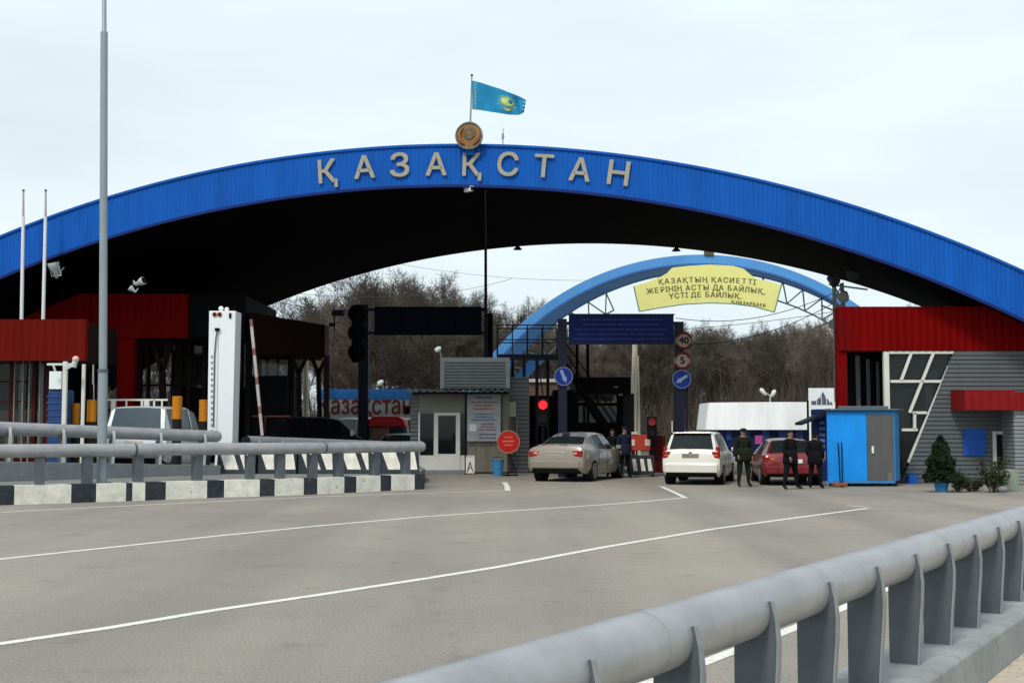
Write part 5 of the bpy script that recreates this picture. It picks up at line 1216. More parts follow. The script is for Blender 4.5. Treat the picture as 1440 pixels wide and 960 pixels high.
# side wall of darkness: rear service building under the vault
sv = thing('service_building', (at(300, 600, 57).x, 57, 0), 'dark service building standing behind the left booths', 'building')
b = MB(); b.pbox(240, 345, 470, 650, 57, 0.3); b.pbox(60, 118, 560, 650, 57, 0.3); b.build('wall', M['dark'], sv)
b = MB(); b.pbox(258, 264, 490, 545, 56.95, 0.04); b.pbox(268, 274, 490, 545, 56.95, 0.04); b.build('window', mat('win_grey', (0.10, 0.11, 0.11), 0.5), sv)
# white detector pillar
YT = 42.0
pt = thing('detector_pillar', (at(308, 600, YT).x, YT, iz), 'tall bright white detector pillar with two red lamps at its top', 'pillar')
pX = at(291, 436, YT); b = MB()
x0, x1 = at(293.5, 550, YT).x, at(329, 550, YT).x; 
poly = [pp(297, 437, YT), pp(332, 437, YT), pp(324, 660, YT), pp(292 + 8, 660, YT)]
poly[2].z = poly[3].z = iz + 0.02
poly[3].x = at(300.5, 655, YT).x; poly[2].x = at(324.5, 655, YT).x
poly[0].x = at(294, 437, YT).x; poly[1].x = at(331.5, 437, YT).x
# body: upper wide box, lower narrower foot
zs_ = at(0, 634, YT).z
b.ext([poly[0], poly[1], Vector((at(326.5, 634, YT).x, YT, zs_)), Vector((at(291, 634, YT).x, YT, zs_))], (0, 0.9, 0))
b.build('body', M['white_box'], pt, bevel=0.02)
b = MB(); b.ext([Vector((at(303, 634, YT).x, YT + 0.03, zs_)), Vector((at(325.5, 634, YT).x, YT + 0.03, zs_)), Vector((at(323.5, 655, YT).x, YT + 0.03, iz)), Vector((at(301, 655, YT).x, YT + 0.03, iz))], (0, 0.8, 0)); b.build('foot', M['white_box'], pt)
b = MB(); b.pbox(305.5, 306.2, 470, 634, YT - 0.006, 0.01); b.build('panel_seam', M['pole_grey'], pt)
for px in (302, 309): b = MB(); c0 = at(px, 442, YT); b.cyl(c0, c0 - Vector((0, 0.04, 0)), 0.075, None, 14); b.build('lamp_ring', mat('amber_ring', (0.35, 0.10, 0.04), 0.5), pt); b = MB(); b.cyl(c0 - Vector((0, 0.04, 0)), c0 - Vector((0, 0.055, 0)), 0.045, None, 12); b.build('lamp', M['dark'], pt)
b = MB(); b.tube([pp(306, 463, YT - 0.05), pp(303.5, 475, YT - 0.05), pp(301.5, 500, YT - 0.04), pp(301, 540, YT - 0.03), pp(300, 600, YT - 0.03)], 0.022, 6); b.build('hose', M['post'], pt)
b = MB(); b.pbox(302, 308, 461, 465, YT - 0.1, 0.1); b.pbox(322, 325, 440, 447, YT - 0.04, 0.04); b.build('fitting', M['dark'], pt)
b = MB(); r_ = random.Random(4)
for k in range(14): b.pbox(296.5, 299.5, 500 + k * 8, 503.5 + k * 8, YT - 0.008, 0.008)
b.build('faded_marks', M['pole_grey'], pt)
b = MB(); c0 = at(311, 434, YT + 0.3); b.sph(c0, 0.09, 10); b.sph(at(319, 435, YT + 0.3), 0.08, 10); b.build('sensor', M['white_box'], pt, smooth=60)
# raised boom
bm_ = thing('boom_barrier', (at(368, 600, 46).x, 46, iz), 'raised red and white boom pole right of the white pillar', 'boom gate')
A_, C_ = at(369, 612, 46), at(353, 449, 46)
b = MB(); nseg = 16
for i in range(nseg): b.bar(A_.lerp(C_, i / nseg), A_.lerp(C_, (i + 1) / nseg), 0.10, 0.10, mi=i % 2 if i % 4 != 1 else 0)
b.build('boom', [mat('boom_white', (0.52, 0.46, 0.45), 0.6, 0, 0.2, 4), mat('boom_red', (0.26, 0.12, 0.11), 0.6, 0, 0.3, 4)], bm_)
b = MB(); b.box((A_.x, 46.1, iz + (A_.z - iz) / 2), (0.35, 0.35, A_.z - iz)); b.build('cabinet', M['dark'], bm_, bevel=0.02)
# bollards orange/black
proto = None
for i, (px, py0, py1, Yb, w_) in enumerate(((106.5, 567, 592, 38.5, 11), (129, 562, 590, 38.2, 13), (249, 557, 586, 38.9, 14), (286, 562, 588, 39.5, 12))):
    z1 = at(px, py0, Yb).z; x = at(px, 580, Yb).x
    t = thing('bollard', (x, Yb, iz), ['orange and black bollard left of the white sign post', 'orange and black bollard just left of the grey lamp pole', 'orange and black bollard in front of the right end of the white minivan', 'orange and black bollard half hidden behind the white pillar'][i], 'bollard', 'orange and black bollards')
    H_ = z1 - iz; zz = [0, 0.10, 0.24, 0.36, 0.48, 0.71, 1.0]; zz = [k for k in zz]; rr = w_ / 2 / (FPX / Yb)
    b = MB(); b.cyl((x, Yb, iz + H_ * 0.70), (x, Yb, z1), rr, None, 18); b.build('orange_sleeve', M['orange'], t, smooth=50, bevel=0.01)
    b = MB(); b.cyl((x, Yb, iz), (x, Yb, iz + H_ * 0.70), rr * 0.93, None, 18); b.build('post', M['black'], t, smooth=50)
    b = MB(); b.cyl((x, Yb, iz + H_ * 0.23), (x, Yb, iz + H_ * 0.38), rr * 0.99, None, 18); b.build('orange_band', M['orange'], t, smooth=50)
# sign post with white plate and blue drum, camera head
t = thing('ticket_machine', (at(78, 600, 38).x, 38, iz), 'blue machine with white top plate beside the left white post', 'machine')
b = MB(); b.pbox(66, 94, 548, 655, 38, 0.6); b.build('body', mat('drum_blue', (0.02, 0.06, 0.17), 0.6, 0, 0.3, 3), t, bevel=0.05)
b = MB(); b.pbox(69, 86, 522, 547, 37.95, 0.1); b.build('plate', M['white_box'], t, bevel=0.01)
b = MB()
for k in range(5): b.pbox(65.5, 94.5, 556 + k * 9, 558 + k * 9, 37.98, 0.02)
b.build('rib', mat('drum_rib', (0.035, 0.08, 0.19), 0.6), t)
t = thing('camera_post', (at(89, 600, 37.5).x, 37.5, iz), 'white post with crossbar and a camera with a pinkish top, left of the lamp pole', 'post')
b = MB(); b.pbox(86.5, 92, 508, 670, 37.5, 0.12); b.pbox(66, 100, 510.5, 513.5, 37.52, 0.06); b.build('mast', M['warm_white'], t)
b = MB(); b.bar(pp(75, 513, 37.5), pp(78, 522, 37.5), 0.05); b.bar(pp(92, 518, 37.4), pp(104, 512, 37.4), 0.10); b.build('arm', M['truss'], t)
b = MB(); b.sph(pp(106.5, 505, 37.3), 0.10, 12); b.build('camera_head', mat('cam_pink', (0.75, 0.45, 0.42), 0.5), t, smooth=60)
b = MB(); b.cyl(pp(106.5, 505, 37.3), pp(103, 516, 37.3), 0.07, 0.09, 12); b.build('camera_body', M['truss'], t, smooth=60)
t = MB().pbox(113.5, 118, 512, 655, 37.8, 0.09).build('post', M['warm_white'], bevel=0.01); tag(t, 'plain square white post between the two left orange bollards', 'post')
t = thing('pipe_stand', (at(132, 600, 46).x, 46, iz), 'thin pale vertical pipe hanging behind the lamp pole under the red fascia', 'pipe')
b = MB(); b.bar(pp(131.5, 495, 46), pp(131, 540, 46), 0.05); b.bar(pp(131.5, 495, 46), (at(131.5, 495, 46).x, 46.4, iz), 0.03); b.bar(pp(124, 512, 46), pp(134, 512, 46), 0.04); b.build('pipe', M['truss'], t)
t = thing('hand_rail', (at(200, 600, 43).x, 43, iz), 'white tubular railing behind the white minivan roof', 'railing')
b = MB(); yv = 43
b.bar(pp(148, 562, yv), pp(236, 562, yv), 0.06)
for px, w_ in ((160, .14), (200, .08), (207, .16), (217, .06), (228, .05), (178, .05)): a = pp(px, 562, yv); b.bar((a.x, yv, iz), a, w_)
b.build('rail', M['warm_white'], t)

# ================================================================ VEHICLES
def car(name, label, cat, st, loc, rz, scale, body, glass, side_rng, rear_rng, front_rng, wheels, Wd, lights, wheel_r=0.32, pillars=(), seams=(), group=None, low_black=True):
    t = thing(name, (loc[0], loc[1], loc[2] if len(loc) > 2 else 0), label, cat, group, rz); t.scale = (scale,) * 3
    secs = []
    for (y, zs, zb, zt, w_, wt) in st:
        wb = w_ * 0.955
        half = [(w_ * 0.90, zs), (w_, zs + (zb - zs) * 0.22), (w_ * 1.005, zs + (zb - zs) * 0.62), (w_ * 0.99, zb - (zb - zs) * 0.10), (wb, zb), (wt, zt - min(0.06, (zt - zb) * 0.5)), (wt * 0.86, zt - 0.008), (wt * 0.45, zt + 0.012)]
        ring_ = [(x, y, z) for x, z in half] + [(0, y, zt + 0.018)] + [(-x, y, z) for x, z in half[::-1]]
        secs.append(ring_)
    n = len(secs[0]); b = MB(); gs = {'side': MB(), 'rear': MB(), 'front': MB()}
    for s in secs: b.v += s
    for i in range(len(secs) - 1):
        for j in range(n - 1):
            f = (i * n + j, (i + 1) * n + j, (i + 1) * n + j + 1, i * n + j + 1)
            key = None
            if j in (4, 11) and i in side_rng: key = 'side'
            elif 5 <= j <= 10 and i in rear_rng: key = 'rear' if j not in (5, 10) else None
            elif 5 <= j <= 10 and i in front_rng: key = 'front' if j not in (5, 10) else None
            if key:
                P_ = [Vector(secs[i][j]), Vector(secs[i + 1][j]), Vector(secs[i + 1][j + 1]), Vector(secs[i][j + 1])]
                gs[key].add(P_, [(0, 1, 2, 3)])
            else: b.f.append(f); b.m.append(0)
        # floor
        b.f.append((i * n, i * n + n - 1, (i + 1) * n + n - 1, (i + 1) * n)); b.m.append(1)
    b.f.append(tuple(range(n))); b.m.append(0); b.f.append(tuple(range((len(secs) - 1) * n + n - 1, (len(secs) - 1) * n - 1, -1))); b.m.append(0)
    o = b.build('body', [body, M['under']], t, local=True, smooth=32)
    for k, nm in (('side', 'side_window'), ('rear', 'rear_window'), ('front', 'windscreen')):
        if gs[k].f:
            if k == 'side':
                for sg in (1, -1):
                    g = MB()
                    for f in gs[k].f:
                        P_ = [gs[k].v[a] for a in f]
                        if sum(p[0] for p in P_) * sg > 0: g.add([Vector(p) * 1 + Vector((-0.012 * sg, 0, 0)) for p in P_], [(0, 1, 2, 3)])
                    g.build(nm, glass, t, local=True, smooth=30)
            else: gs[k].build(nm, glass, t, local=True, smooth=30)
    for (yw) in wheels:
        for sg in (1, -1):
            b = MB(); x = sg * (Wd - 0.13)
            b.cyl((sg * (Wd - 0.25), yw, wheel_r + 0.02), (sg * (Wd + 0.006), yw, wheel_r + 0.02), wheel_r * 1.16, None, 28); b.build('wheel_arch', M['under'], t, local=True, smooth=40)
            wh = MB(); 
            prof = [(wheel_r * 0.62, -0.10), (wheel_r * 0.95, -0.10), (wheel_r, -0.07), (wheel_r, 0.07), (wheel_r * 0.95, 0.10), (wheel_r * 0.62, 0.10)]
            m_ = 28; vs = []
            for r, xx in prof:
                for k in range(m_): a = 2 * math.pi * k / m_; vs.append((sg * (Wd - 0.07) + xx, yw + r * math.cos(a), wheel_r + r * math.sin(a)))
            fs = [(i * m_ + k, i * m_ + (k + 1) % m_, (i + 1) * m_ + (k + 1) % m_, (i + 1) * m_ + k) for i in range(5) for k in range(m_)] + [tuple(range(m_)), tuple(range(5 * m_, 6 * m_))]
            wh.add(vs, fs); ty = wh.build('tyre', M['rubber'], t, local=True, smooth=40)
            rm = MB(); xo = sg * (Wd + 0.035)
            rm.cyl((xo - sg * 0.03, yw, wheel_r), (xo, yw, wheel_r), wheel_r * 0.20, None, 12)
            for k in range(7):
                a = 2 * math.pi * k / 7; rm.bar((xo - sg * 0.01, yw, wheel_r), (xo - sg * 0.01, yw + wheel_r * .64 * math.cos(a), wheel_r + wheel_r * .64 * math.sin(a)), 0.025, 0.045)
            for k in range(24):
                a0, a1 = 2 * math.pi * k / 24, 2 * math.pi * (k + 1) / 24
                rm.bar((xo - sg * 0.01, yw + wheel_r * .64 * math.cos(a0), wheel_r + wheel_r * .64 * math.sin(a0)), (xo - sg * 0.01, yw + wheel_r * .64 * math.cos(a1), wheel_r + wheel_r * .64 * math.sin(a1)), 0.03, 0.03)
            rm.build('rim', M['rim'], ty, local=True)
    for (nm, mk, boxes) in lights:
        for (c, dd, rzz) in boxes:
            b = MB(); b.box(c, dd, rzz); b.build(nm, M[mk] if isinstance(mk, str) else mk, t, local=True, bevel=0.02)
    for yy in pillars:
        pass
    return t
paint = lambda nm, c, co=0.5: mat(nm, c, 0.32, 0.1, 0.05, 1.2, coat=co, spec=0.4)
# beige sedan
ST = [(0.0, .40, .60, .64, .76, .68), (0.04, .33, .86, .93, .85, .76), (0.10, .27, .95, 1.05, .885, .78), (0.35, .24, .97, 1.10, .905, .76), (0.72, .22, .97, 1.115, .912, .74), (1.20, .21, .97, 1.33, .915, .63), (1.62, .2, .965, 1.435, .915, .585), (2.30, .2, .955, 1.465, .915, .59), (2.38, .2, .95, 1.465, .915, .59), (3.02, .2, .94, 1.43, .915, .58), (3.55, .2, .93, 1.16, .912, .66), (3.90, .21, .92, 1.0, .905, .76), (4.45, .25, .82, .87, .87, .70), (4.72, .30, .70, .74, .80, .62), (4.82, .36, .58, .60, .70, .55)]
beige = paint('beige_metallic', (0.25, 0.215, 0.172))
q = gnd(783, 677.5); s_ = 1.10
L_ = [('tail_light', 'lamp_red', [((-.68, .06, .84), (.32, .11, .17), .18), ((.68, .06, .84), (.32, .11, .17), -.18)]),
      ('reverse_light', 'lamp_pink', [((-.62, .015, .845), (.13, .06, .07), .12), ((.62, .015, .845), (.13, .06, .07), -.12)]),
      ('licence_plate', mat('plate_grey', (0.30, 0.27, 0.24), 0.6), [((0, .022, .76), (.50, .03, .11), 0)]), ('trunk_trim', 'chrome', [((0, .03, .885), (.62, .03, .03), 0)]),
      ('rear_bumper', beige, [((0, .0, .52), (1.50, .10, .20), 0)]), ('exhaust', 'dark', [((.55, -.02, .30), (.10, .08, .06), 0)]),
      ('wing_mirror', beige, [((.99, 3.30, 1.0), (.16, .10, .11), 0), ((-.99, 3.30, 1.0), (.16, .10, .11), 0)]),
      ('door_handle', beige, [((.925, 1.75, .87), (.03, .16, .03), 0), ((.925, 2.75, .87), (.03, .16, .03), 0)]),
      ('door_seam', 'under', [((.921, 2.34, .62), (.006, .012, .62), 0), ((.921, 1.45, .70), (.006, .012, .45), 0), ((.921, 3.35, .62), (.006, .012, .62), 0)])]
sedan = car('parked_car', 'beige sedan with its rear to the road, behind the stop disc', 'car', ST, (q.x - 0.05, q.y), R(-21), s_, beige, M['glass_car'], (5, 6, 8, 9), (4, 5), (9, 10), (0.98, 3.86), 0.90, L_, 0.325)
# white estate
STW = [(0.0, .42, .60, .64, .80, .70), (.03, .36, .88, .93, .87, .78), (.07, .30, 1.0, 1.06, .885, .80), (.11, .27, 1.02, 1.10, .89, .79), (.42, .24, 1.02, 1.585, .90, .66), (.52, .23, 1.02, 1.60, .90, .655), (.85, .22, 1.015, 1.625, .90, .65), (1.45, .2, 1.01, 1.64, .90, .65), (1.53, .2, 1.01, 1.64, .90, .65), (2.45, .2, 1.0, 1.635, .90, .645), (2.53, .2, 1.0, 1.633, .90, .645), (3.15, .2, .99, 1.57, .90, .62), (3.85, .2, .97, 1.13, .895, .68), (4.10, .22, .95, 1.02, .885, .74), (4.60, .27, .82, .86, .85, .68), (4.80, .34, .60, .64, .72, .58)]
wh = paint('cream_white_paint', (0.68, 0.66, 0.58))
L_ = [('tail_light', 'lamp_red', [((-.76, .085, .93), (.24, .14, .20), .22), ((.76, .085, .93), (.24, .14, .20), -.22), ((-.81, .15, 1.08), (.11, .12, .20), .3), ((.81, .15, 1.08), (.11, .12, .20), -.3)]),
      ('amber_lens', 'lamp_amber', [((-.75, .025, .91), (.14, .03, .05), .2), ((.75, .025, .91), (.14, .03, .05), -.2)]),
      ('licence_plate', mat('plate_dim', (0.22, 0.20, 0.17), 0.6), [((-.02, .02, .90), (.52, .03, .13), 0)]),
      ('badge', 'post', [((-.02, .045, 1.0), (.13, .03, .06), 0)]),
      ('rear_bumper', wh, [((0, -.01, .52), (1.62, .12, .26), 0)]), ('bumper_lip', wh, [((0, -.03, .66), (1.5, .10, .03), 0)]),
      ('roof_spoiler', wh, [((0, .40, 1.605), (1.20, .18, .03), 0)]), ('wiper', 'dark', [((.1, .10, 1.14), (.55, .02, .02), .05)]),
      ('wing_mirror', wh, [((.98, 3.35, 1.06), (.16, .10, .12), 0), ((-.98, 3.35, 1.06), (.16, .10, .12), 0)]),
      ('antenna', 'warm_white', [((-.66, .6, 1.80), (.03, .03, .36), 0)]),
      ('door_seam', 'under', [((.907, 2.49, .6), (.006, .012, .66), 0), ((.907, 1.49, .6), (.006, .012, .66), 0)])]
q = gnd(971, 682)
car('parked_car', 'white estate car with its rear to the road, between the sedan and the soldier', 'car', STW, (q.x + 0.02, q.y), R(-15.5), 1.0, wh, M['glass_car'], (5, 6, 8, 10, 11), (3,), (11, 12), (0.92, 3.78), 0.885, L_, 0.32)
# red estate
rd = paint('red_metallic', (0.17, 0.010, 0.014))
STR = [(0.0, .40, .58, .62, .80, .70), (.04, .32, .84, .90, .86, .80), (.10, .28, .92, .98, .875, .80), (.20, .26, .94, 1.0, .88, .78), (.78, .24, .93, 1.36, .885, .60), (.90, .23, .93, 1.38, .885, .60), (1.30, .22, .93, 1.41, .885, .595), (1.38, .22, .93, 1.415, .885, .595), (2.3, .2, .92, 1.42, .885, .59), (2.38, .2, .92, 1.42, .885, .59), (2.95, .2, .91, 1.37, .885, .57), (3.65, .2, .90, 1.0, .88, .66), (3.9, .22, .88, .93, .87, .7), (4.3, .27, .76, .80, .83, .66), (4.5, .34, .58, .62, .72, .58)]
L_ = [('tail_light', 'lamp_red', [((-.68, .07, .80), (.30, .09, .15), .14), ((.68, .07, .80), (.30, .09, .15), -.14)]),
      ('amber_lens', 'lamp_amber', [((-.60, .025, .80), (.14, .04, .07), .10), ((.62, .025, .80), (.14, .04, .07), -.10)]),
      ('licence_plate', 'white', [((.16, .012, .74), (.30, .03, .12), 0)]),
      ('rear_bumper', rd, [((0, -.02, .48), (1.62, .12, .22), 0)]),
      ('wing_mirror', rd, [((-.97, 3.1, .96), (.16, .10, .11), 0), ((.97, 3.1, .96), (.16, .10, .11), 0)])]
q = gnd(1118, 683.5)
car('parked_car', 'dark red hatchback with its rear to the road, left of the blue kiosk', 'car', STR, (q.x, q.y + 0.3), R(-5), 1.0, rd, M['glass_car'], (5, 7, 9, 10), (3,), (10, 11), (0.85, 3.6), 0.87, L_, 0.31)
# white minivan on the island
vw = paint('white_van_paint', (0.66, 0.70, 0.72))
STV = [(0.0, .40, .60, .64, .84, .76), (.03, .34, .90, .95, .90, .84), (.08, .30, 1.05, 1.10, .92, .83), (.12, .28, 1.08, 1.14, .925, .82), (.34, .24, 1.08, 1.74, .93, .74), (.46, .23, 1.08, 1.78, .93, .73), (1.30, .22, 1.07, 1.80, .93, .73), (1.42, .22, 1.07, 1.80, .93, .73), (2.4, .2, 1.06, 1.80, .93, .72), (2.5, .2, 1.06, 1.80, .93, .72), (3.15, .2, 1.05, 1.72, .93, .70), (3.95, .2, 1.02, 1.16, .92, .74), (4.25, .22, 1.0, 1.05, .90, .76), (4.65, .3, .80, .84, .85, .70), (4.8, .4, .62, .66, .76, .60)]
L_ = [('tail_light', 'lamp_red', [((-.84, .10, .95), (.10, .12, .30), .2), ((.84, .10, .95), (.10, .12, .30), -.2)]),
      ('red_trim', 'lamp_red', [((.1, .02, .98), (.9, .03, .07), 0)]), ('rear_bumper', 'post', [((0, -.02, .50), (1.7, .14, .24), 0)]), ('licence_plate', 'plate', [((0, .015, .80), (.5, .03, .11), 0)])]
q = at(187, 650, 39.4)
car('parked_minivan', 'white minivan with tinted windows behind the raised tube barrier', 'minivan', STV, (q.x, 39.4, iz), R(-3), 1.13, vw, M['glass_blue'], (5, 7, 9, 10), (3,), (10, 11), (0.95, 3.8), 0.915, L_, 0.33)
# black van under the booth
bk = mat('black_van_paint', (0.002, 0.002, 0.0025), 0.6, 0, 0.1, spec=0.08)
q = at(428, 650, 47.5)
car('parked_van', 'black van in the shade of the left booths behind the tube barrier', 'van', STV, (at(372, 600, 46).x, 46, iz), R(-38), 0.98, bk, mat('black_glass', (0.002, 0.002, 0.003), 0.3, spec=0.12), (5, 7, 9, 10), (3,), (10, 11), (0.95, 3.8), 0.915, [('wing_mirror', 'rim', [((.99, 3.5, 1.2), (.12, .10, .22), 0)]), ('headlight', 'rim', [((.62, 4.68, .80), (.24, .14, .14), 0)])], 0.33)
q = at(480, 640, 60)
cw = mat('pale_truck_paint', (0.52, 0.52, 0.47), 0.5)
car('parked_van', 'pale cream van before the billboard, mostly hidden by the black van', 'van', STV, (at(478, 600, 58.5).x, 58.5, 0), R(-50), 1.25, cw, M['glass_car'], (5, 7, 9, 10), (3,), (10, 11), (0.95, 3.8), 0.915, [], 0.33)
q = gnd(556, 655)
car('parked_car', 'small dark green car behind the barrier end, under the red awning', 'car', STR, (at(553, 600, 54).x, 54, 0), R(-8), 1.08, mat('dark_green_paint', (0.03, 0.06, 0.055), 0.4), M['glass_car'], (5, 7, 9, 10), (3,), (10, 11), (0.85, 3.6), 0.87, [], 0.31)

# ================================================================ PEOPLE
def person(loc, label, H=1.70, rz=0.0, top='cloth_black', legs='cloth_black', hat=None, stance=0.14, arms=((0.0, 0.05), (0.0, 0.05)), bulk=1.0, turn=0.0, bag=False):
    t = thing('person', loc, label, 'person', None, rz); k = H / 1.75
    V_ = []; E_ = []; Rr = []
    def v(x, y, z, r): V_.append((x * k, y * k, z * k)); Rr.append(r * k * bulk if z > 0.1 else r * k); return len(V_) - 1
    def e(a, c): E_.append((a, c))
    pel = v(0, 0, .96, .135); sp = v(0, 0, 1.12, .135); ch = v(0, 0, 1.32, .155); sh = v(0, 0, 1.44, .11); nk = v(0, -.005, 1.52, .055); hd = v(0, -.01, 1.60, .055)
    e(pel, sp); e(sp, ch); e(ch, sh); e(sh, nk); e(nk, hd)
    hands = []
    for sg, (aa, bb_) in zip((-1, 1), arms):
        hp = v(sg * .10, 0, .90, .10); kn = v(sg * (.10 + stance * .35), -.02, .50, .068); an = v(sg * (.10 + stance * .6), .01, .10, .048); to = v(sg * (.12 + stance * .7), -.16, .045, .042)
        e(pel, hp); e(hp, kn); e(kn, an); e(an, to)
        s_ = v(sg * .185, 0, 1.42, .068); el = v(sg * (.235 + aa * .3), .03, 1.14, .052); wr = v(sg * (.215 + aa * .2), -.03 - bb_, .90 + bb_ * .5, .036)
        e(sh, s_); e(s_, el); e(el, wr); hands.append((sg, Vector(V_[wr])))
    me = bpy.data.meshes.new('body'); me.from_pydata(V_, E_, []); o = bpy.data.objects.new('body', me); COL.objects.link(o)
    sk = o.modifiers.new('s', 'SKIN'); sk.use_smooth_shade = True
    for i, r in enumerate(Rr): me.skin_vertices[0].data[i].radius = (r, r * (0.78 if 0.9 < V_[i][2] / k < 1.48 and abs(V_[i][0]) < .05 else 1.0))
    me.skin_vertices[0].data[0].use_root = True
    ss = o.modifiers.new('u', 'SUBSURF'); ss.levels = 1; ss.render_levels = 1
    bpy.context.view_layer.update()
    m2 = bpy.data.meshes.new_from_object(o.evaluated_get(bpy.context.evaluated_depsgraph_get())); bpy.data.objects.remove(o)
    vs = [tuple(x.co) for x in m2.vertices]; fs = [tuple(p.vertices) for p in m2.polygons]; bpy.data.meshes.remove(m2)
    B_ = MB(); B_.add(vs, fs, 0)
    B_.m = []
    for f in fs:
        z = sum(vs[i][2] for i in f) / len(f) / k; x = abs(sum(vs[i][0] for i in f) / len(f)) / k
        B_.m.append(3 if z < .09 else (1 if z < .93 and x < .19 + stance * .4 and not (x > .19 and z > .86) else (2 if z > 1.515 else 0)))
    # head: skull, jaw, nose, ears, eyes, mouth
    q = Matrix.Rotation(turn, 3, 'Z'); hc = Vector((0, -.015, 1.645)) * k
    def hp_(x, y, z): return hc + q @ (Vector((x, y, z)) * k)
    B_.sph(hc, (.076 * k, .094 * k, .108 * k), 16, 2, q); B_.sph(hp_(0, -.028, -.062), (.054 * k, .058 * k, .052 * k), 12, 2, q)
    B_.ext([hp_(-.013, -.088, -.030), hp_(.013, -.088, -.030), hp_(0, -.090, .020)], q @ Vector((0, -.022 * k, -.004 * k)), 2)
    for sg in (-1, 1):
        B_.sph(hp_(sg * .078, .008, -.008), (.012 * k, .020 * k, .030 * k), 8, 2, q); B_.sph(hp_(sg * .030, -.086, .010), (.013 * k, .010 * k, .008 * k), 8, 4, q)
        B_.box(hp_(sg * .030, -.090, .030), (.032 * k, .008 * k, .006 * k), turn, 4)
    B_.box(hp_(0, -.088, -.055), (.042 * k, .008 * k, .007 * k), turn, 5)
    # hands: palm, four curled fingers, thumb
    for sg, wr in hands:
        B_.sph(wr + Vector((0, -.012, -.055)) * k, (.022 * k, .040 * k, .052 * k), 10, 2)
        for fi, (dy, ln) in enumerate(((-.034, .070), (-.012, .080), (.010, .075), (.030, .060))):
            a = wr + Vector((0, -.012 + dy * .8, -.09)) * k; c = a + Vector((-sg * .008, -.004, -ln * .55)) * k; d2 = c + Vector((-sg * .020, -.004, -ln * .40)) * k
            B_.tube([a, c, d2], [.0095 * k, .009 * k, .007 * k], 6, 2)
        a = wr + Vector((-sg * .005, -.045, -.045)) * k; B_.tube([a, a + Vector((-sg * .012, -.022, -.03)) * k, a + Vector((-sg * .018, -.026, -.058)) * k], [.011 * k, .010 * k, .008 * k], 6, 2)
    bo_ = B_.build('body', [M[top], M[legs], M['skin'], M['shoe'], M['black'], mat('lips', (0.30, 0.12, 0.10), 0.6)], t, local=True, smooth=70)
    # jacket skirt / collar
    b = MB(); n = 20; vs = []
    for (rx, ry, z) in ((.172, .130, 1.18), (.178, .140, 1.02), (.188, .150, .90), (.190, .155, .76)):
        for i in range(n): a = 2 * math.pi * i / n; vs.append((rx * k * bulk * math.cos(a), ry * k * bulk * math.sin(a), z * k))
    b.add(vs, [(j * n + i, j * n + (i + 1) % n, (j + 1) * n + (i + 1) % n, (j + 1) * n + i) for j in range(3) for i in range(n)]); o = b.build('jacket', M[top], t, local=True, smooth=60, recalc=False)
    sm = o.modifiers.new('thick', 'SOLIDIFY'); sm.thickness = 0.012
    b = MB(); b.tube([(.075 * k * math.cos(a), (.07 * math.sin(a)) * k, (1.50 + .012 * math.sin(a)) * k) for a in [2 * math.pi * i / 14 for i in range(15)]], .024 * k, 8); b.build('collar', M[top], t, local=True, smooth=60)
    if hat:
        b = MB(); vs = []; n = 20
        prof = [(.083, .098, .015), (.087, .104, .06), (.086, .102, .095), (.060, .072, .120), (.01, .012, .124)] if hat != 'hair' else [(.079, .097, .02), (.081, .100, .06), (.070, .086, .095), (.040, .05, .113), (.008, .01, .117)]
        for rx, ry, z in prof:
            for i in range(n): a = 2 * math.pi * i / n; vs.append(tuple(hp_(rx * math.cos(a), ry * math.sin(a) + (.012 if hat == 'hair' else 0), z)))
        b.add(vs, [(j * n + i, j * n + (i + 1) % n, (j + 1) * n + (i + 1) % n, (j + 1) * n + i) for j in range(len(prof) - 1) for i in range(n)] + [tuple(range((len(prof) - 1) * n, len(prof) * n))])
        if hat == 'cap': b.ext([hp_(-.07, -.075, .02), hp_(.07, -.075, .02), hp_(.045, -.150, .005), hp_(-.045, -.150, .005)], (0, 0, .008))
        if hat == 'hair': b.sph(hp_(0, .035, .0), (.075 * k, .068 * k, .085 * k), 12, 0, q)
        b.build('hair' if hat == 'hair' else 'cap', M['hair'] if hat == 'hair' else M[top], t, local=True, smooth=50)
    if hat != 'hair':
        b = MB(); b.sph(hp_(0, .03, -.01), (.074 * k, .068 * k, .075 * k), 12, 0, q); b.build('hair', M['hair'], t, local=True, smooth=60)
    return t
p = gnd(1046, 684.5); person((p.x, p.y, 0), 'person in a dark green camouflage uniform and cap standing between the white and red cars', 1.73, R(12), 'cloth_green', 'cloth_green', 'cap', 0.10, ((.16, .16), (.10, .08)), 1.30, 0.1)
p = gnd(1112, 688); person((p.x, p.y, 0), 'person in black clothes walking past the rear of the dark red car', 1.68, R(35), 'cloth_black', 'cloth_black', 'hair', 0.30, ((.04, .16), (.02, .02)), 1.24, -0.3)
p = gnd(1147, 687); person((p.x, p.y, 0), 'person in dark clothes with their back turned, between the red car and the blue kiosk', 1.62, R(150), 'cloth_black', 'cloth_black', 'cap', 0.12, ((.05, .10), (.05, .10)), 1.2, 0)
p = at(878, 600, 45.5); person((p.x, 45.5, 0), 'person in navy jacket standing behind the bonnet of the beige sedan', 1.80, R(20), 'cloth_navy', 'cloth_black', 'cap', 0.1, ((.06, .10), (.0, .02)), 1.15, 0.4)
p = at(861, 600, 46.3); person((p.x, 46.3, 0), 'bareheaded person half hidden behind the roof of the beige sedan', 1.72, R(-10), 'cloth_black', 'cloth_black', 'hair', 0.1, ((.0, .05), (.0, .05)), 1.0, -0.2)

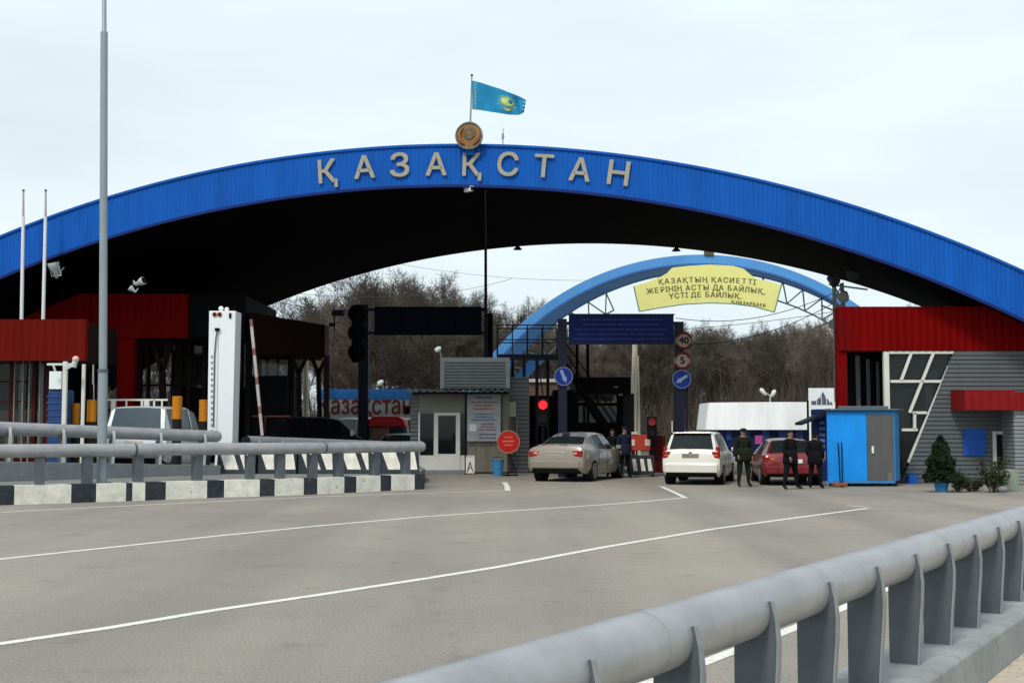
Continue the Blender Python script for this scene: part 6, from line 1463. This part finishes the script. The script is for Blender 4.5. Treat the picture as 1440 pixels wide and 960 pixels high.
# ================================================================ TREES
def bare_tree(seed, H, spread=1.0):
    r = random.Random(seed); tv, tf, cv, cf = [], [], [], []
    def seg(V_, F_, p0, p1, r0, r1, n):
        d = (p1 - p0).normalized(); u = d.orthogonal().normalized(); q = d.cross(u); b_ = len(V_)
        for p, rr in ((p0, r0), (p1, r1)):
            for i in range(n): a = 6.2832 * i / n; V_.append(tuple(p + u * (rr * math.cos(a)) + q * (rr * math.sin(a))))
        for i in range(n): F_.append((b_ + i, b_ + (i + 1) % n, b_ + n + (i + 1) % n, b_ + n + i))
    def br(p, d, L, rad, lv):
        n = (6, 5, 4, 3, 2)[lv]; V_, F_ = (tv, tf) if lv < 2 else (cv, cf); k = (8, 5, 3, 3, 3)[lv]
        for i in range(n):
            d = (d + Vector((r.gauss(0, 1), r.gauss(0, 1), r.gauss(0, 1))) * (0.05, .12, .16, .2, .25)[lv] + Vector((0, 0, (0.0, .06, .05, .04, .02)[lv]))).normalized()
            p1 = p + d * (L / n); r0 = rad * (1 - .75 * i / n); r1 = rad * (1 - .75 * (i + 1) / n)
            seg(V_, F_, p, p1, max(r0, .0105), max(r1, .0065), k)
            if lv < 4 and (i > 0 or lv > 0):
                c = (2, 2, 3, 4)[lv] if not (lv == 0 and i < 2) else 1
                for _ in range(c):
                    a = R(r.uniform(25, 55)) ; u = d.orthogonal().normalized(); u = (Matrix.Rotation(r.uniform(0, 6.28), 3, d) @ u)
                    nd = (d * math.cos(a) + u * math.sin(a) * spread).normalized(); nd.z = nd.z * .85 + .22; nd.normalize()
                    br(p1, nd, L * (.62, .58, .55, .6)[lv] * r.uniform(.75, 1.15) * (1.0 - 0.25 * i / n), max(r1, rad * .3) * .62, lv + 1)
            p = p1
    br(Vector((0, 0, 0)), Vector((0, 0, 1)), H * .80, H * .017, 0)
    out = []
    for V_, F_ in ((tv, tf), (cv, cf)):
        me = bpy.data.meshes.new('t'); me.from_pydata(V_, [], F_); out.append(me)
    return out
kinds = [bare_tree(11, 10, 1.0), bare_tree(23, 10, 1.15), bare_tree(37, 10, .85), bare_tree(51, 10, 1.0)]
for a, c in kinds: a.materials.append(M['bark']); c.materials.append(M['twig'])
PCT = []
for a_, c_ in kinds:
    arr = np.empty(len(c_.vertices) * 3); c_.vertices.foreach_get('co', arr); PCT.append(float(np.percentile(arr[2::3], 99.2)))
TREES = [ # px, depth, top y in photo, kind
 (498, 98, 408, 0), (540, 94, 386, 1), (585, 96, 392, 0), (622, 104, 400, 3), (660, 100, 425, 2), (700, 108, 430, 1), (735, 112, 428, 0), (470, 104, 430, 3), (440, 100, 438, 2),
 (405, 106, 415, 1), (340, 108, 420, 0), (290, 104, 430, 3), (230, 110, 420, 2), (170, 104, 430, 1), (110, 110, 420, 0), (50, 106, 430, 3), (0, 112, 420, 2), (565, 112, 400, 3), (610, 118, 412, 2),
 (768, 110, 462, 3), (800, 104, 470, 2), (835, 112, 468, 1), (872, 106, 476, 0), (905, 112, 470, 3), (940, 108, 466, 2), (975, 104, 458, 1), (1003, 110, 466, 0), (1035, 106, 476, 3), (1065, 112, 468, 2), (1098, 104, 463, 1), (1128, 110, 458, 0), (1160, 106, 455, 3), (1195, 112, 460, 2),
 (520, 122, 420, 2), (650, 124, 440, 0), (690, 122, 445, 3), (790, 124, 470, 1), (860, 122, 474, 0), (930, 124, 472, 1), (990, 122, 470, 2), (1050, 124, 472, 1), (1110, 122, 466, 3), (1150, 126, 462, 0), (755, 132, 455, 1), (815, 136, 466, 3), (845, 130, 470, 0), (890, 136, 468, 2), (918, 132, 472, 3), (955, 138, 464, 0), (970, 130, 470, 3), (1015, 134, 466, 1), (1025, 140, 470, 2), (1070, 132, 470, 0), (1085, 138, 464, 3), (1125, 134, 462, 2), (1140, 140, 458, 1), (1175, 134, 460, 0), (540, 130, 405, 0), (575, 134, 410, 2), (600, 128, 405, 1), (480, 130, 428, 1), (710, 130, 436, 3), (670, 134, 432, 1), (1240, 112, 450, 1), (1300, 110, 440, 2)]
kindw = ['broad', 'spreading', 'narrow', 'rounded']
r = random.Random(5)
for i, (px, D, py, kk) in enumerate(TREES):
    base = at(px, 600, D); h = at(px, py, D).z
    zone = 'behind the left booths' if px < 450 else ('left of the thin dark pole' if px < 684 else ('behind the platform and middle gantry' if px < 950 else ('right of the middle gantry' if px < 1180 else 'behind the red roofed building')))
    t = thing('bare_tree', (base.x, D, 0), 'tree', 'tree', 'bare trees beyond the gate', r.uniform(0, 6.28)); 
    mx_h = PCT[kk]; s = h / mx_h; wsc = r.uniform(.82, 1.05)
    t.scale = (s * wsc, s * wsc, s); t['px'] = px; t['zone'] = zone; t['kk'] = kk; t['dd'] = D
    for nm, me in zip(('trunk', 'crown'), kinds[kk]): o = bpy.data.objects.new(nm, me); COL.objects.link(o); o.parent = t
zs = {}
for o in [o for o in bpy.data.objects if 'zone' in o]: zs.setdefault(o['zone'], []).append(o)
ordn = ['first', 'second', 'third', 'fourth', 'fifth', 'sixth', 'seventh', 'eighth', 'ninth', 'tenth', 'eleventh', 'twelfth', 'thirteenth', 'fourteenth', 'fifteenth', 'sixteenth', 'seventeenth', 'eighteenth', 'nineteenth', 'twentieth', 'twenty-first', 'twenty-second', 'twenty-third', 'twenty-fourth', 'twenty-fifth', 'twenty-sixth']
for z, L_ in zs.items():
    L_.sort(key=lambda o: o['px'])
    for i, o in enumerate(L_):
        o['label'] = '%s leafless tree %s, %s from the left there' % (kindw[o['kk']], z, ordn[i])
        for kx in ('px', 'zone', 'kk', 'dd'): del o[kx]
# brushwood: one countless mass of thin shoots
b = MB(); r = random.Random(9)
for i in range(30000):
    D = r.uniform(96, 150); x = r.uniform(-0.42, 0.42) * D; dens = r.random()
    hgt = r.uniform(0.8, 4.2) * (0.75 + 0.5 * math.sin(x * .11 + D * .05)) + 1.0; w_ = r.uniform(.012, .035)
    dx, dy = r.gauss(0, .25) * hgt, r.gauss(0, .2) * hgt; p0 = Vector((x, D, 0)); z0 = r.uniform(0, 2.5) 
    p0.z = z0; p1 = p0 + Vector((dx, dy, hgt)); b.add([p0 - Vector((w_, 0, 0)), p0 + Vector((w_, 0, 0)), p1], [(0, 1, 2)])
o = b.build('brushwood', M['twig'], recalc=False); tag(o, 'tangled leafless brushwood filling the ground beneath the far trees', 'brushwood', kind='stuff')
# low far structures behind the gate
t = thing('shed', (at(760, 600, 88).x, 88, 0), 'low brown shed with a pale roof edge behind the platform legs', 'building')
b = MB(); b.pbox(735, 800, 537, 640, 88, 4); b.build('wall', mat('shed_brown', (0.10, 0.06, 0.045), 0.9), t)
b = MB(); b.pbox(733, 802, 532.5, 537, 87.8, 4.4); b.build('roof', mat('shed_roof', (0.38, 0.37, 0.34), 0.8), t)
